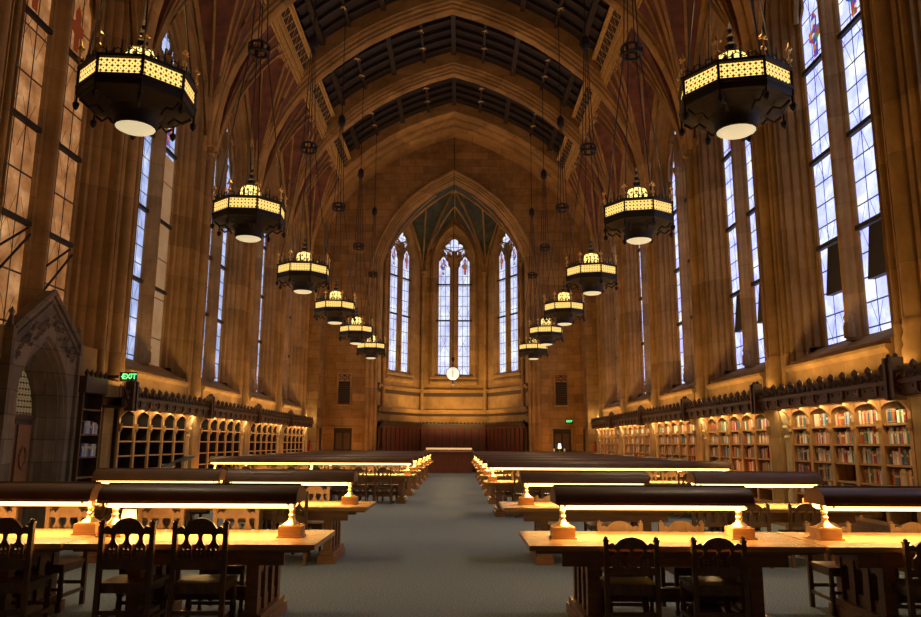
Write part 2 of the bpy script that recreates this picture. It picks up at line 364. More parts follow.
for side,sn in ((1,'right'),(-1,'left')):
    for k,yc in enumerate((8.9,)+NW):
        wn+=1
        root=struct_e('window_%d'%wn)
        fn=lambda u,z,d,side=side,yc=yc:(side*(8.0-d),yc+u,z)
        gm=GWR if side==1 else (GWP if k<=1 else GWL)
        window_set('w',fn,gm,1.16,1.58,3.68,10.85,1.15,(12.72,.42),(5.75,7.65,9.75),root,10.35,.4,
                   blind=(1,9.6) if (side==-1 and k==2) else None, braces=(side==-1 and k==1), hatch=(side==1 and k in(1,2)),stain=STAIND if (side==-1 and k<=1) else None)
        # stone plate behind tracery, mullion with shaft
        m=M(); op=wpath(0); base=[(side*8.03,yc+u,z) for u,z in op]; m.add(base,[tuple(range(len(base)))]); m.obj('tracery_plate',STONE2,root)
        m=M()
        prof=[(-.21,8.02),(-.21,7.93),(-.15,7.9),(-.13,7.84),(-.085,7.8)]+arc(0,7.76,.075,PI,2*PI,6)+[(.085,7.8),(.13,7.84),(.15,7.9),(.21,7.93),(.21,8.02)]
        m.grid([[(side*x,yc+u,z) for u,x in prof] for z in (3.6,7.5,10.9,12.2)])
        m.lathe([(.12,3.66),(.12,3.9),(.085,3.98),(.11,4.05),(.08,4.12)],side*7.76,yc,0,8); m.lathe([(.08,10.7),(.13,10.9),(.13,11.)],side*7.76,yc,0,8)
        # branches of the tracery
        for sg in (-1,1):
            m.tube([(side*7.88,yc+sg*(.04+.0),11.0),(side*7.88,yc+sg*.12,11.5),(side*7.88,yc+sg*.40,12.0),(side*7.88,yc+sg*.8,12.25),(side*7.9,yc+sg*1.1,12.2)],.07,6)
            m.tube([(side*7.88,yc+sg*1.37,11.0),(side*7.88,yc+sg*1.25,11.6),(side*7.88,yc+sg*.8,12.2),(side*7.88,yc+sg*.55,12.6)],.06,6)
        m.obj('mullion',STONE2,root,smooth=True)
        m=M(); rows=[]
        for o,x in JAMB: rows.append([(side*x,yc+u,z) for u,z in wpath(o)])
        m.grid(rows); m.obj('window_jamb',STONE2,root,smooth=True)
        m=M()
        xs=[(8.05,3.70),(7.93,3.66),(7.50,3.40),(7.42,3.40),(7.42,3.30),(7.30,3.30),(7.30,3.24),(7.36,3.16),(7.36,2.80),(7.5,2.8)]
        if side==-1 and k==1:
            xs=[(8.05,3.70),(7.46,3.60),(7.46,3.45),(7.6,3.45)]
            for q in (-1,1): a_,b_=sorted((yc+(.72 if q>0 else -1.1),yc+q*1.92)); m.box(-7.6,-7.455,a_,b_,2.8,3.6)
        m.grid([[(side*x,yc-1.91,z) for x,z in xs],[(side*x,yc+1.91,z) for x,z in xs]])
        for e in (-1.91,1.91): m.add([(side*x,yc+e,z) for x,z in xs],[tuple(range(len(xs)))])
        m.obj('window_sill',STONE2,root)
        # spandrel wall
        m=M(); out=wpath(.535); x=side*7.45
        up=[(u,z) for u,z in out if z>=7.4]
        m.grid([[(x,yc+u,z) for u,z in up],[(x,yc+u,16.) for u,z in up]])
        for sg in(-1,1): m.add([(x,yc+sg*1.9,7.5),(x,yc+sg*1.92,7.5),(x,yc+sg*1.92,10.5),(x,yc+sg*2.6,10.5),(x,yc+sg*2.6,16),(x,yc+sg*1.9,16)],[(0,1,2,3,4,5)])
        for sg in(-1,1): m.add([(x,yc+sg*1.9,2.9),(x,yc+sg*1.92,2.9),(x,yc+sg*1.92,7.5),(x,yc+sg*1.9,7.5)],[(0,1,2,3)])
        m.obj('wall_'+sn+'_spandrel',STONE,kind='structure')
    xs=sorted((side*7.5,side*8.4)); m=M()
    if side==1: m.box(xs[0],xs[1],YBACK,37.34,0,2.9)
    else: m.box(xs[0],xs[1],YBACK,13.3,0,2.9); m.box(xs[0],xs[1],14.84,37.34,0,2.9); m.box(xs[0],-8.0,13.3,14.84,0,2.9)
    m.obj('wall_'+sn+'_base',STONE if side==1 else STONEG,kind='structure')
    xs=sorted((side*8.1,side*8.4)); m=M(); m.box(xs[0],xs[1],YBACK,37.34,2.9,16.5); m.obj('wall_'+sn,STONE,kind='structure')
    xs=sorted((side*7.45,side*8.2)); m=M(); m.box(xs[0],xs[1],YBACK,6.32,2.9,16.3); m.obj('wall_'+sn+'_near',STONE,kind='structure')
    xs=sorted((side*6.80,side*8.2)); m=M(); m.box(xs[0],xs[1],37.85,YEND+.6,0,17.6); m.obj('wall_'+sn+'_far',STONE,kind='structure')
# ------------------------------------------------------------------ transverse arches
def sweep_arch(m,y0,secs,mi=0):
    # secs: list of (offset from intrados, y half width)
    curves=[]
    for o,w in secs:
        c=arch_off(o); full=[(-x,z) for x,z in c[::-1]]+c[1:]
        curves.append((full,w))
    rows=[[(x,y0-w,z) for x,z in c] for c,w in curves[::-1]]+[[(x,y0+w,z) for x,z in c] for c,w in curves]
    m.grid(rows,mi)
for y in PC[0:7]:
    m=M(); sweep_arch(m,y,[(0,.16),(.02,.20),(.10,.22),(.13,.29),(.22,.31),(.24,.37),(.27,.40),(.36,.41),(.40,.46),(.85,.47),(1.2,.47)])
    m.obj('transverse_arch',RIB,smooth=True,kind='structure')
m=M(); c0=arch_off(0); c1=arch_off(.35); c2=arch_off(1.6); F=lambda c:[(-x,z) for x,z in c[::-1]]+c[1:]
m.grid([[(x,36.9,z) for x,z in F(c2)],[(x,36.9,z) for x,z in F(arch_off(.42))],[(x,37.0,z) for x,z in F(c1)],[(x,37.35,z) for x,z in F(arch_off(.3))],[(x,37.4,z) for x,z in F(arch_off(.18))],[(x,37.85,z) for x,z in F(arch_off(.14))],
        [(x,37.9,z) for x,z in F(c0)],[(x,38.3,z) for x,z in F(c0)],[(x,38.35,z) for x,z in F(arch_off(.08))],[(x,YEND+.1,z) for x,z in F(arch_off(.08))]])
m.obj('chancel_end_arch',RIB,smooth=True,kind='structure')
# ------------------------------------------------------------------ timber ceiling, lattice cornice, lateral vaults
def interp(c,x):
    for (a,z0),(b,z1) in zip(c,c[1:]):
        if a<=x<=b: return z0+(z1-z0)*(x-a)/(b-a)
    return c[-1][1]
cc=arch_off(.92)
CEIL=[(x,interp(cc,x)) for x in (0,1,2,3,3.8,4.6,5.4)]
y0c,y1c=PC[0],37.4
m=M(); full=[(-x,z) for x,z in CEIL[::-1]]+CEIL[1:]
m.grid([[(x,y,z) for x,z in full] for y in (YBACK,10,25,37.4)]); m.obj('ceiling',ROOFW,kind='structure')
m=M(); m.box(-8.3,8.3,YBACK,46.5,20.2,20.4); m.obj('ceiling_deck',ROOFW,kind='structure')
for i in range(0,7):
    ya,yb=PC[i]+.45,PC[i+1]-.45
    m=M()
    for j,x in enumerate((0,1.35,2.7,4.0,5.0)):
        for sg in ((1,) if j==0 else (1,-1)):
            z=interp(CEIL,x); t=.10 if j%2==0 else .06
            m.box(sg*x-t,sg*x+t,ya-.1,yb+.1,z-.16-(t-.06),z+.1)
    for k in range(1,6):
        y=ya+(yb-ya)*k/6; t=.07 if k in(2,4) else .035
        rows=[[(x,y-t,z-.0) for x,z in full],[(x,y-t,z-.16) for x,z in full],[(x,y+t,z-.16) for x,z in full],[(x,y+t,z) for x,z in full]]
        m.grid(rows)
    o=m.obj('ceiling_beams',ROOFB,kind='structure')
    for x in (1.35,4.0):
        for sg in (1,-1):
            for k in (2,4):
                y=ya+(yb-ya)*k/6; z=interp(CEIL,x)-.2
                mm=M()
                for q in range(5):
                    a=q*2*PI/5+random.random(); mm.tube([(sg*x,y,z),(sg*x+.16*cos(a),y+.16*sin(a),z-.05)],[.03,.008],4)
                mm.obj('gilt_boss',GOLD,o)
def board(side,ya,yb):
    m=M()
    # sloping cornice, dark triangles painted for shade in its piercings, lower edge (5.98,15.08) upper edge (5.42,16.25)
    P0=Vector((5.98,15.08)); P1=Vector((5.42,16.25)); d=(P1-P0); n=Vector((-d.y,d.x)).normalized()   # towards the room
    if n.x>0: n=-n
    def q(t,h): p=P0+d*t+n*h; return (side*p.x,p.y)
    def slab(t0,t1,h0,h1,a,b,mi=0): m.prism([q(t0,h0),q(t1,h0),q(t1,h1),q(t0,h1)],'y',a,b,mi)
    slab(0,1,-.08,.0,ya,yb)
    for t0,t1,h in ((.04,.09,.07),(.13,.18,.10),(.22,.27,.06),(.31,.36,.09),(.40,.44,.05),(.94,1.0,.08),(.47,.50,.05)): slab(t0,t1,0,h,ya,yb)
    nn=int((yb-ya)/.42)
    for i in range(nn):
        a=ya+(yb-ya)*i/nn; b=ya+(yb-ya)*(i+1)/nn
        for tri in (((a+.03,.52),(b-.03,.52),((a+b)/2,.78)),((a+.02,.86),(a+.19,.86),(a+.02,.60)),((b-.02,.86),(b-.19,.86),(b-.02,.60))):
            vs=[]
            for h in (.0,.012):
                for y,t in tri:
                    p=q(t,h); vs.append((p[0],y,p[1]))
            m.add(vs,[(0,1,2),(3,4,5),(0,1,4,3),(1,2,5,4),(2,0,3,5)],1)
    nd=int((yb-ya)/.16)
    for i in range(nd):
        y=ya+(yb-ya)*(i+.5)/nd; slab(-.07,.03,-.06,.05,y-.045,y+.045)
    m.obj('trim_%d'%board.n,[GILT,GILTD],kind='structure'); board.n+=1
board.n=1
def fanpt(S,T,s,e=1.45):
    v=s; h=s**e
    return (S[0]+(T[0]-S[0])*h,S[1]+(T[1]-S[1])*h,S[2]+(T[2]-S[2])*(1-(1-v)**1.12))
def fan(m,S,T,ns=10,mi=0,e=1.45): m.grid([[fanpt(S,t,i/ns,e) for i in range(ns+1)] for t in T],mi)
def ribline(m,S,T,r=.06,ns=10,e=1.45,mi=0,dz=-.03):
    m.tube([tuple(Vector(fanpt(S,T,i/ns,e))+Vector((0,0,dz))) for i in range(ns+1)],r,5,mi)
def lerp3(a,b,t): return tuple(p+(q-p)*t for p,q in zip(a,b))
for side in (1,-1):
    for i in range(0,7):
        ya,yb=PC[i],PC[i+1]; ym=(ya+yb)/2
        board(side,ya+.4,yb-.4)
        m=M(); r=M()
        for yp,sg in ((ya,1),(yb,-1)):
            S=(side*7.34,yp+sg*.34,10.55); Bj=(side*5.9,yp+sg*.44,15.05); Bm=(side*5.9,ym,15.15); Wm=(side*7.44,ym,14.75)
            T=[lerp3(Bj,Bm,t/6) for t in range(7)]+[lerp3(Bm,Wm,t/5) for t in range(1,6)]
            fan(m,S,T)
            ca=[(x,z) for x,z in arch_off(.40)]; r1=[];r2=[]
            for q in range(15):
                z=10.6+(15.3-10.6)*q/14
                for (xa,za),(xb,zb) in zip(ca,ca[1:]):
                    if zb<=z<=za or (z<ca[-1][1]): x_=xa+(xb-xa)*(z-za)/(zb-za) if z>=ca[-1][1] else ca[-1][0]; break
                lo_,hi_=0.,1.
                for _ in range(20):
                    mid_=(lo_+hi_)/2
                    if fanpt(S,Bj,mid_)[2]<z: lo_=mid_
                    else: hi_=mid_
                r1.append((side*x_,yp+sg*.40,z)); r2.append(fanpt(S,Bj,lo_))
            m.grid([r1,r2])
            for t in (.32,.62,.9): ribline(r,S,lerp3(Bj,Bm,t),.065)
            ribline(r,S,lerp3(Bm,Wm,.5),.05); ribline(r,S,(side*7.38,ym,14.75),.09)
        r.tube([(side*5.9,ym,15.12),(side*7.4,ym,14.72)],.06,5)
        m.obj('lateral_vault',VAULT,kind='structure',smooth=True); r.obj('vault_ribs',RIB,kind='structure',smooth=True)
# last bay behind arch already solid; fill above near bay
# ------------------------------------------------------------------ end wall with the apse opening
OA=4.02
oin=[(0,15.95),(1.1,15.35),(2.2,14.45),(3.0,13.45),(3.55,12.4),(3.88,11.4),(4.02,10.3)]
def off_in(o):
    P=[Vector(p) for p in oin]; out=[]
    for i,p in enumerate(P):
        d=(P[min(i+1,len(P)-1)]-P[max(i-1,0)]).normalized(); n=Vector((-d.y,d.x)); 
        if n.x<0: n=-n
        q=p+n*o
        if i==0: q=Vector((0,p.y+o*1.15))
        out.append((q.x,q.y))
    return out
o5=off_in(.55)
m=M(); ytop=19.2
for sg in (1,-1):
    m.grid([[(sg*x,YEND,z) for x,z in o5],[(sg*x,YEND,ytop) for x,z in o5]])
    m.add([(sg*4.57,YEND,0),(sg*7,YEND,0),(sg*7,YEND,ytop),(sg*4.57,YEND,ytop)],[(0,1,2,3)])
m.obj('wall_far',STONE,kind='structure')
m=M()
secs=[(.62,YEND-.02),(.60,YEND-.10),(.50,YEND-.12),(.46,YEND-.02),(.40,YEND+.02),(.36,YEND+.0),(.30,YEND+.1),(.26,YEND+.08),(.18,YEND+.22),(.14,YEND+.2),(.06,YEND+.35),(0,YEND+.40),(0,YEND+.6)]
rows=[]
for o,y in secs:
    c=off_in(o); full2=[(-x,z) for x,z in c[::-1]]+c[1:]; full2=[(full2[0][0],0)]+full2+[(full2[-1][0],0)]
    rows.append([(x,y,z) for x,z in full2])
m.grid(rows)
for sg in (1,-1):
    for o,y in ((.52,-.08),(.30,.06),(.1,.26)):
        x=sg*(OA+o); m.lathe([(.075,0),(.075,10.3)],x,YEND+y,0,8); m.lathe([(.08,10.2),(.14,10.5),(.14,10.6)],x,YEND+y,0,8)
m.obj('apse_opening_arch',STONE2,kind='structure',smooth=True)
# apse walls
AC=[(-4.02,YEND+.5),(-4.02,41.7),(-2.02,45.2),(2.02,45.2),(4.02,41.7),(4.02,YEND+.5)]
m=M()
for (xa,ya),(xb,yb) in zip(AC,AC[1:]): m.add([(xa,ya,0),(xb,yb,0),(xb,yb,17),(xa,ya,17)],[(0,1,2,3)])
m.obj('apse_wall',STONE2,kind='structure')
m=M()
def inner(o):  # apse plan pulled in by o
    return [(-4.02+o,YEND+.5),(-4.02+o,41.7-o*.3),(-2.02+o*.55,45.2-o),(2.02-o*.55,45.2-o),(4.02-o,41.7-o*.3),(4.02-o,YEND+.5)]
def course(m,z0,z1,o,mi=0):
    a=inner(o); b=inner(-.02)
    m.grid([[(x,y,z0) for x,y in b],[(x,y,z0) for x,y in a],[(x,y,z1) for x,y in a],[(x,y,z1) for x,y in b]],mi)
course(m,4.72,4.82,.14); course(m,4.62,4.72,.06); course(m,3.5,3.6,.16); course(m,3.38,3.5,.08); course(m,3.15,3.22,.08)
m.obj('apse_string_course',STONE2,kind='structure')
m=M(); course(m,4.40,4.62,.03); course(m,3.22,3.38,.03); m.obj('apse_frieze_band',wood('dark_frieze',(.07,.04,.02),.8),kind='structure')
m=M()
for x,y in ((-2.02,45.2),(2.02,45.2),(-4.02,41.7),(4.02,41.7)):
    k=.94 if abs(x)<3 else .965
    m.lathe([(.11,3.6),(.11,11.75)],x*k,y-.12,0,8); m.lathe([(.11,11.7),(.17,11.85),(.13,11.9),(.2,12.0),(.2,12.08)],x*k,y-.12,0,8)
m.obj('apse_shafts',STONE2,kind='structure',smooth=True)
# apse windows
def facet(xa,ya,xb,yb,n):
    c=Vector(((xa+xb)/2,(ya+yb)/2,0)); d=Vector((xb-xa,yb-ya,0)).normalized(); nr=Vector((d.y,-d.x,0))
    if nr.dot(Vector((0,42,0))-c)<0: nr=-nr
    if n!=13: c=c+d*(.42 if (c+d).y<c.y else -.42)
    fn=lambda u,z,dd:tuple(c+d*u+nr*(dd+.03)+Vector((0,0,z)))
    root=struct_e('window_%d'%n)
    window_set('w',fn,GWA,.86,1.34,5.72,12.2,.9,(13.62,.56),(9.02,11.27),root,12.35,.4)
    m=M()
    a=1.24; R=(a*a+2.3*2.3)/(2*a)
    def pth(o):
        r=R+o; cx=R-a; am=math.acos(cx/r); L=[(-(a+o),5.6),(-(a+o),9)]+[(cx-r*cos(am*i/8),12.7+r*sin(am*i/8)) for i in range(9)]
        return L+[(-u,z) for u,z in L[::-1]][1:]
    m.grid([[fn(u,z,h) for u,z in pth(o)] for o,h in ((-.30,.0),(-.26,.04),(-.14,.05),(-.12,.12),(-.05,.13),(0,.2),(.08,.22),(.12,.14),(.2,.12),(.24,-.03))])
    m.obj('window_jamb',STONE2,root,smooth=True)
    m=M()
    prof=[(-.2,0),(-.14,.06),(-.07,.09),(-.05,.16),(.05,.16),(.07,.09),(.14,.06),(.2,0)]
    m.grid([[fn(u,z,h) for u,h in prof] for z in (5.6,9,12.6,13.4)])
    for sg in (-1,1): m.tube([fn(sg*.02,12.9,.06),fn(sg*.15,13.4,.06),fn(sg*.5,13.55,.06),fn(sg*.85,13.5,.06)],.06,6)
    m.obj('mullion',STONE2,root,smooth=True)
    m=M(); sill=[(0,5.72),(.06,5.70),(.2,5.6),(.2,5.5),(.12,5.45),(.22,5.3),(.22,5.2),(.05,5.1),(0,5.1)]
    m.grid([[fn(-1.4,z,h) for h,z in sill],[fn(1.4,z,h) for h,z in sill]])
    for e in (-1.4,1.4): m.add([fn(e,z,h) for h,z in sill],[tuple(range(len(sill)))])
    m.obj('window_sill',STONE2,root)
facet(-2.02,45.2,2.02,45.2,13); facet(-4.02,41.7,-2.02,45.2,14); facet(4.02,41.7,2.02,45.2,15)
# apse vault
boss=(0,42.,16.35); m=M(); r=M()
for (xa,ya),(xb,yb) in zip(AC[1:4],AC[2:5]):
    mid=((xa+xb)/2*.99,(ya+yb)/2,15.55)
    for (xc,ycx) in ((xa,ya),(xb,yb)):
        S=(xc*.96,ycx-.1,12.0); T=[lerp3(mid,boss,t/8) for t in range(9)]
        fan(m,S,T,e=1.5)
        ribline(r,S,mid,.10,e=1.5); ribline(r,S,lerp3(mid,boss,.45),.055,e=1.5); ribline(r,S,boss,.09,e=1.5)
    r.tube([mid,boss],.05,5)
for sg in (1,-1):
    S=(sg*3.9,41.6,12.0); oc=[(sg*x,YEND+.55,z) for x,z in off_in(-.02)]
    T=[lerp3(boss,oc[0],t/3) for t in range(4)]+oc[1:-2]
    fan(m,S,T,e=1.5); ribline(r,S,(sg*1.0,40.2,15.4),.06,e=1.5)
r.lathe([(.02,-.2),(.2,-.1),(.24,.05),(.1,.12)],boss[0],boss[1],boss[2]-.05,8)
m.obj('apse_vault',TEAL,kind='structure',smooth=True); r.obj('apse_ribs',RIB,kind='structure',smooth=True)
# apse wood panelling
t=thing('wall_panelling','dark red brown carved wood panelling lining the lower wall of the apse','panelling',(0,43,0))
m=M()
for z0,z1,o in ((0,2.62,.10),(0,.25,.15),(2.5,2.58,.17),(1.25,1.33,.13)):
    a=inner(o); b=inner(.01); m.grid([[(x,y-43,z0) for x,y in b],[(x,y-43,z0) for x,y in a],[(x,y-43,z1) for x,y in a],[(x,y-43,z1) for x,y in b]])
m.obj('panel_board',REDW,t)
m=M()
a=inner(.12)
for (xa,ya),(xb,yb) in zip(a,a[1:]):
    Ln=math.hypot(xb-xa,yb-ya); nn=max(2,round(Ln/.42))
    for i in range(nn+1):
        x=xa+(xb-xa)*i/nn; y=ya+(yb-ya)*i/nn-43
        m.box(x-.03,x+.03,y-.03,y+.03,.25,2.5)
m.obj('stile',DW,t)
m=M()
for z0,z1,o in ((2.58,2.72,.22),(2.72,2.78,.26)):
    a=inner(o); b=inner(.01); m.grid([[(x,y-43,z0) for x,y in b],[(x,y-43,z0) for x,y in a],[(x,y-43,z1) for x,y in a],[(x,y-43,z1) for x,y in b]])
a=inner(.22)
for (xa,ya),(xb,yb) in zip(a,a[1:]):
    Ln=math.hypot(xb-xa,yb-ya); nn=round(Ln/.22)
    for i in range(nn):
        x=xa+(xb-xa)*(i+.5)/nn; y=ya+(yb-ya)*(i+.5)/nn-43; m.lathe([(.05,2.76),(.06,2.82),(.02,2.88)],x,y,0,5)
m.obj('cresting',DW,t)
# end wall doors and slots
dn=0
for sg in (-1,1):
    dn+=1; x=sg*5.71; root=struct_e('door_%d'%dn,(x,YEND,0))
    m=M(); m.box(-.47,.47,-.03,.0,0,2.4); m.obj('door_leaf',DARK,root)
    m=M()
    for p in (-.53,.47): m.box(p,p+.06,-.09,0,0,2.46)
    m.box(-.53,.53,-.09,0,2.40,2.46); m.obj('door_frame',STONE2,root)
    m=M()
    for a in(-.36,.05): 
        for z in (.3,1.3): m.box(a,a+.3,-.045,-.03,z,z+.85)
    m.obj('door_panel',DW,root)
    dn+=1; root=struct_e('door_%d'%dn,(sg*6.80,38.75,0))
    s_=-sg
    m=M(); a,b=sorted((0,s_*.03)); m.box(a,b,-.45,.45,0,2.38); m.obj('door_leaf',DARK,root)
    m=M(); a,b=sorted((0,s_*.07))
    for p in (-.51,.45): m.box(a,b,p,p+.06,0,2.44)
    m.box(a,b,-.51,.51,2.38,2.44); m.obj('door_frame',STONE2,root)
    wn2=15+(1 if sg<0 else 2)
    root=struct_e('window_%d'%wn2,(sg*5.71,YEND,0))
    m=M(); m.box(-.33,.33,-.03,0,3.66,5.2); m.obj('louvre_opening',DARK,root)
    m=M()
    for p in (-.38,.31): m.box(p,p+.07,-.1,0,3.6,5.24)
    m.box(-.38,.38,-.1,0,5.2,5.27); m.box(-.42,.42,-.14,0,3.55,3.64)
    for c in (-.155,.155): 
        m.tube([(c+.13*cos(q*PI/6),-.06,5.02+.13*sin(q*PI/6)) for q in range(13)],.022,5)
        m.tube([(c-.1,-.05,5.02),(c+.1,-.05,5.02)],.015,4); m.tube([(c,-.05,4.92),(c,-.05,5.12)],.015,4)
    m.box(-.33,.33,-.05,-.02,4.84,4.88); m.obj('slot_surround',STONE2,root)
    m=M()
    for i in range(9): m.box(-.31,.31,-.06,-.03,3.72+i*.12,3.75+i*.12)
    m.obj('louvre',DW,root)
# ------------------------------------------------------------------ bookcases
def bracket(x0,x1,z0,z1):
    # quarter-round carved console in the xz plane (returns polygon)
    pts=[(x1,z1),(x0,z1)]
    for i in range(9):
        a=PI/2*i/8; pts.append((x0+.03+(x1-x0-.03)*sin(a),z0+(z1-z0-.035)*cos(a)))
    return pts+[(x1,z0-.1)]
def make_bookcase(side,label,cols=5,hb=2.04,depthlight=True):
    # local: origin at bay centre on the wall line x=0 floor; the room is towards -x*side
    t=thing('bookcase',label,'bookcase')
    S=lambda x:side*x
    X=lambda a,b:(min(S(a),S(b)),max(S(a),S(b)))
    # x offsets relative to 7.45 (wall)
    m=M(); m.box(*X(-.04,0),-hb,hb,.0,2.9); m.obj('back_panel',DARK if side<0 else DW,t)  # left case inner faces coloured near black in place of shade
    cw=2*hb/cols
    for i in range(cols+1):
        y=-hb+i*cw; m=M(); m.box(*X(-.33,-.04),y-.028,y+.028,.45,2.35,1); m.box(*X(-.36,-.33),y-.03,y+.03,.45,2.35)
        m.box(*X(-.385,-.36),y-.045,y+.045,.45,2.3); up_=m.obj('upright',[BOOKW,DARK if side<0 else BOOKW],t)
        m=M(); m.prism([(S(a),z) for a,z in bracket(-.66,-.36,2.02,2.37)],'y',y-.035,y+.035); m.lathe([(.02,1.86),(.05,1.92),(.04,1.98),(.055,2.04)],S(-.40),y,0,6); m.obj('bracket',BOOKW,up_)
    zs=[.45,.72,1.03,1.35,1.67,1.99]
    for z in zs:
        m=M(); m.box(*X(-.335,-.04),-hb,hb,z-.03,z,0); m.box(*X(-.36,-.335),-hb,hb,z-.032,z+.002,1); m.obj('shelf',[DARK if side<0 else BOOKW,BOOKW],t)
    m=M()
    for i in range(cols):      # little arched heads above the top shelf openings
        ya=-hb+i*cw+.03; yb=ya+cw-.06; c=(ya+yb)/2; w=(yb-ya)/2
        pts=[(ya,2.36)]+[(c-w*cos(PI*q/8),2.2+.13*sin(PI*q/8)) for q in range(9)]+[(yb,2.36)]
        m.prism(pts,'x',S(-.37),S(-.34))
    m.obj('arched_head',MOAK,t)
    m=M(); m.box(*X(-.62,0),-hb-.0,hb,.0,.42); m.box(*X(-.64,-.0),-hb,hb,.42,.45); 
    for i in range(cols): m.box(*X(-.635,-.62),-hb+i*cw+.06,-hb+(i+1)*cw-.06,.08,.36)
    m.obj('plinth_bench',MOAK,t)
    # projecting cornice running across the pier too
    h2=B/2
    m=M(); m.box(*X(-.66,0),-h2,h2,2.36,2.40); m.box(*X(-.70,-.62),-h2,h2,2.38,2.56); m.box(*X(-.74,-.62),-h2,h2,2.54,2.60); m.box(*X(-.70,-.66),-h2,h2,2.60,2.74)
    m.box(*X(-.66,-.0),-h2,h2,2.56,2.58)
    n=10
    for i in range(n): 
        y=-h2+(i+.5)*B/n; m.prism([(S(-.70),2.38),(S(-.735),2.42),(S(-.735),2.54),(S(-.70),2.54)],'y',y-.035,y+.035)
    for i in range(20):
        y=-h2+(i+.5)*B/20; m.box(*X(-.72,-.70),y-.03,y+.03,2.47,2.51)
    cn_=m.obj('cornice',DW,t)
    m=M(); n=13
    m.box(*X(-.71,-.67),-h2,h2,2.60,2.70)
    for i in range(n*2):
        y=-h2+(i+.5)*B/n/2
        m.tube([(S(-.73),y-.09,2.62),(S(-.74),y,2.71),(S(-.73),y+.09,2.62)],.018,4)
    for i in range(n):
        y=-h2+(i+.5)*B/n
        m.lathe([(.03,2.70),(.05,2.76),(.06,2.80),(.03,2.84),(.0,2.87)],S(-.70),y,0,6)
    e=-h2+.28
    for q in (-.09,.09): m.box(*X(-.80,-.62),e+q-.035,e+q+.035,2.30,2.93); m.lathe([(.05,2.93),(.03,2.98),(.0,3.0)],S(-.71),e+q,0,4)
    m.box(*X(-.77,-.62),e-.09,e+.09,2.34,2.86)
    m.obj('cresting',DW,cn_)
    return t
ORD=['first','second','third','fourth','fifth','sixth','seventh','eighth','ninth','tenth','eleventh','twelfth','thirteenth','fourteenth','fifteenth','sixteenth','seventeenth','eighteenth','nineteenth','twentieth','twenty-first','twenty-second','twenty-third']
CY=[9.0,13.97,19.14,24.31,29.48,34.65]; CY=[8.88+B*k for k in range(6)]; CY=[c-.71 for c in CY]
bk=make_bookcase(1,'oak wall bookcase just inside the right edge, mostly out of view'); bk.location=(7.45,CY[0],0)
s=snapshot(bk); lab=['oak wall bookcase full of books, nearest on the right wall','oak wall bookcase full of books, second along the right wall','oak wall bookcase full of books, third along the right wall','oak wall bookcase full of books, fourth along the right wall','oak wall bookcase full of books, farthest on the right wall']
bk['group']='bookcases on the right wall'
for k in range(1,6): dup(s,(7.45,CY[k],0),0,lab[k-1],'bookcases on the right wall')
bl=make_bookcase(-1,'empty oak bookcase with lit frame, nearest on the left wall beyond the exit sign'); bl.location=(-7.45,CY[2],0); bl['group']='empty bookcases on the left wall'
s=snapshot(bl); lab=['empty oak bookcase with lit frame, second along the left wall','empty oak bookcase with lit frame, third along the left wall','empty oak bookcase with lit frame, farthest on the left wall']
for k in range(3,6): dup(s,(-7.45,CY[k],0),0,lab[k-3],'empty bookcases on the left wall')
# narrow dark bookcase beside the stone doorway
nb=thing('narrow_bookcase','narrow dark bookcase holding pale books between stone doorway and exit sign','bookcase',(-7.5,15.46,0))
m=M(); m.box(0,.03,-.42,.42,0,2.9); m.obj('back_panel',DARK,nb)
for y in (-.42,.38):
    m=M(); m.box(.03,.3,y,y+.04,0,2.75); m.obj('side_panel',DW,nb)
for z in (.4,.95,1.35,1.8,2.3):
    m=M(); m.box(.03,.29,-.38,.38,z-.03,z); m.obj('shelf',DW,nb)
m=M(); m.box(0,.36,-.46,.46,2.62,2.95)
for i in range(5): m.lathe([(.03,2.95),(.05,3.02),(0,3.1)],.32,-.4+i*.2,0,5)
m.obj('cornice',DW,nb)
# ------------------------------------------------------------------ books
BC={'dark red':(.30,.03,.025),'brick red':(.45,.10,.05),'tan':(.50,.33,.16),'cream':(.72,.62,.42),'white':(.80,.78,.72),'grey':(.30,.30,.30),'teal':(.06,.25,.25),'dark blue':(.05,.09,.28),'pale blue':(.32,.45,.60),'green':(.08,.22,.09),'brown':(.20,.10,.05),'orange':(.65,.25,.06),'black':(.03,.03,.03),'pink':(.60,.30,.28)}
BM={k:plain('book_cloth_'+k.replace(' ','_'),v,.55,var=.12) for k,v in BC.items()}
PAGES=plain('book_pages',(.75,.68,.5),.8,var=.05)
BT=plain('spine_label_gilt',(.7,.55,.3),.5)
names=list(BC)
wts=[9,7,7,9,7,5,6,6,5,4,5,4,4,3]
meshes={}
def book_mesh(col,th,hh):
    key=(col,th,hh)
    if key in meshes: return meshes[key]
    m=M(); d=.20
    # spine towards -x ; covers, spine, pages
    m.box(0,d,-th/2,-th/2+.003,0,hh,0); m.box(0,d,th/2-.003,th/2,0,hh,0)
    m.prism([(0,-th/2),(-.006,-th/4),(-.006,th/4),(0,th/2),(.004,th/2),(.004,-th/2)],'z',0,hh,0)
    m.box(.004,d-.008,-th/2+.003,th/2-.003,.004,hh-.004,1)
    if (int(hh*1000)+int(th*1000))%2==0: m.box(-.0085,-.004,-th/2+.006,th/2-.006,hh*.62,hh*.8,2)
    else:
        for z in (.12,.8,.9): m.box(-.0085,-.004,-th/2+.004,th/2-.004,hh*z,hh*z+.006,2)
    me=bpy.data.meshes.new('book'); me.from_pydata(m.v,[],m.f)
    for a in (BM[col],PAGES,BT): me.materials.append(a)
    for p,mi in zip(me.polygons,m.m): p.material_index=mi
    meshes[key]=me; return me
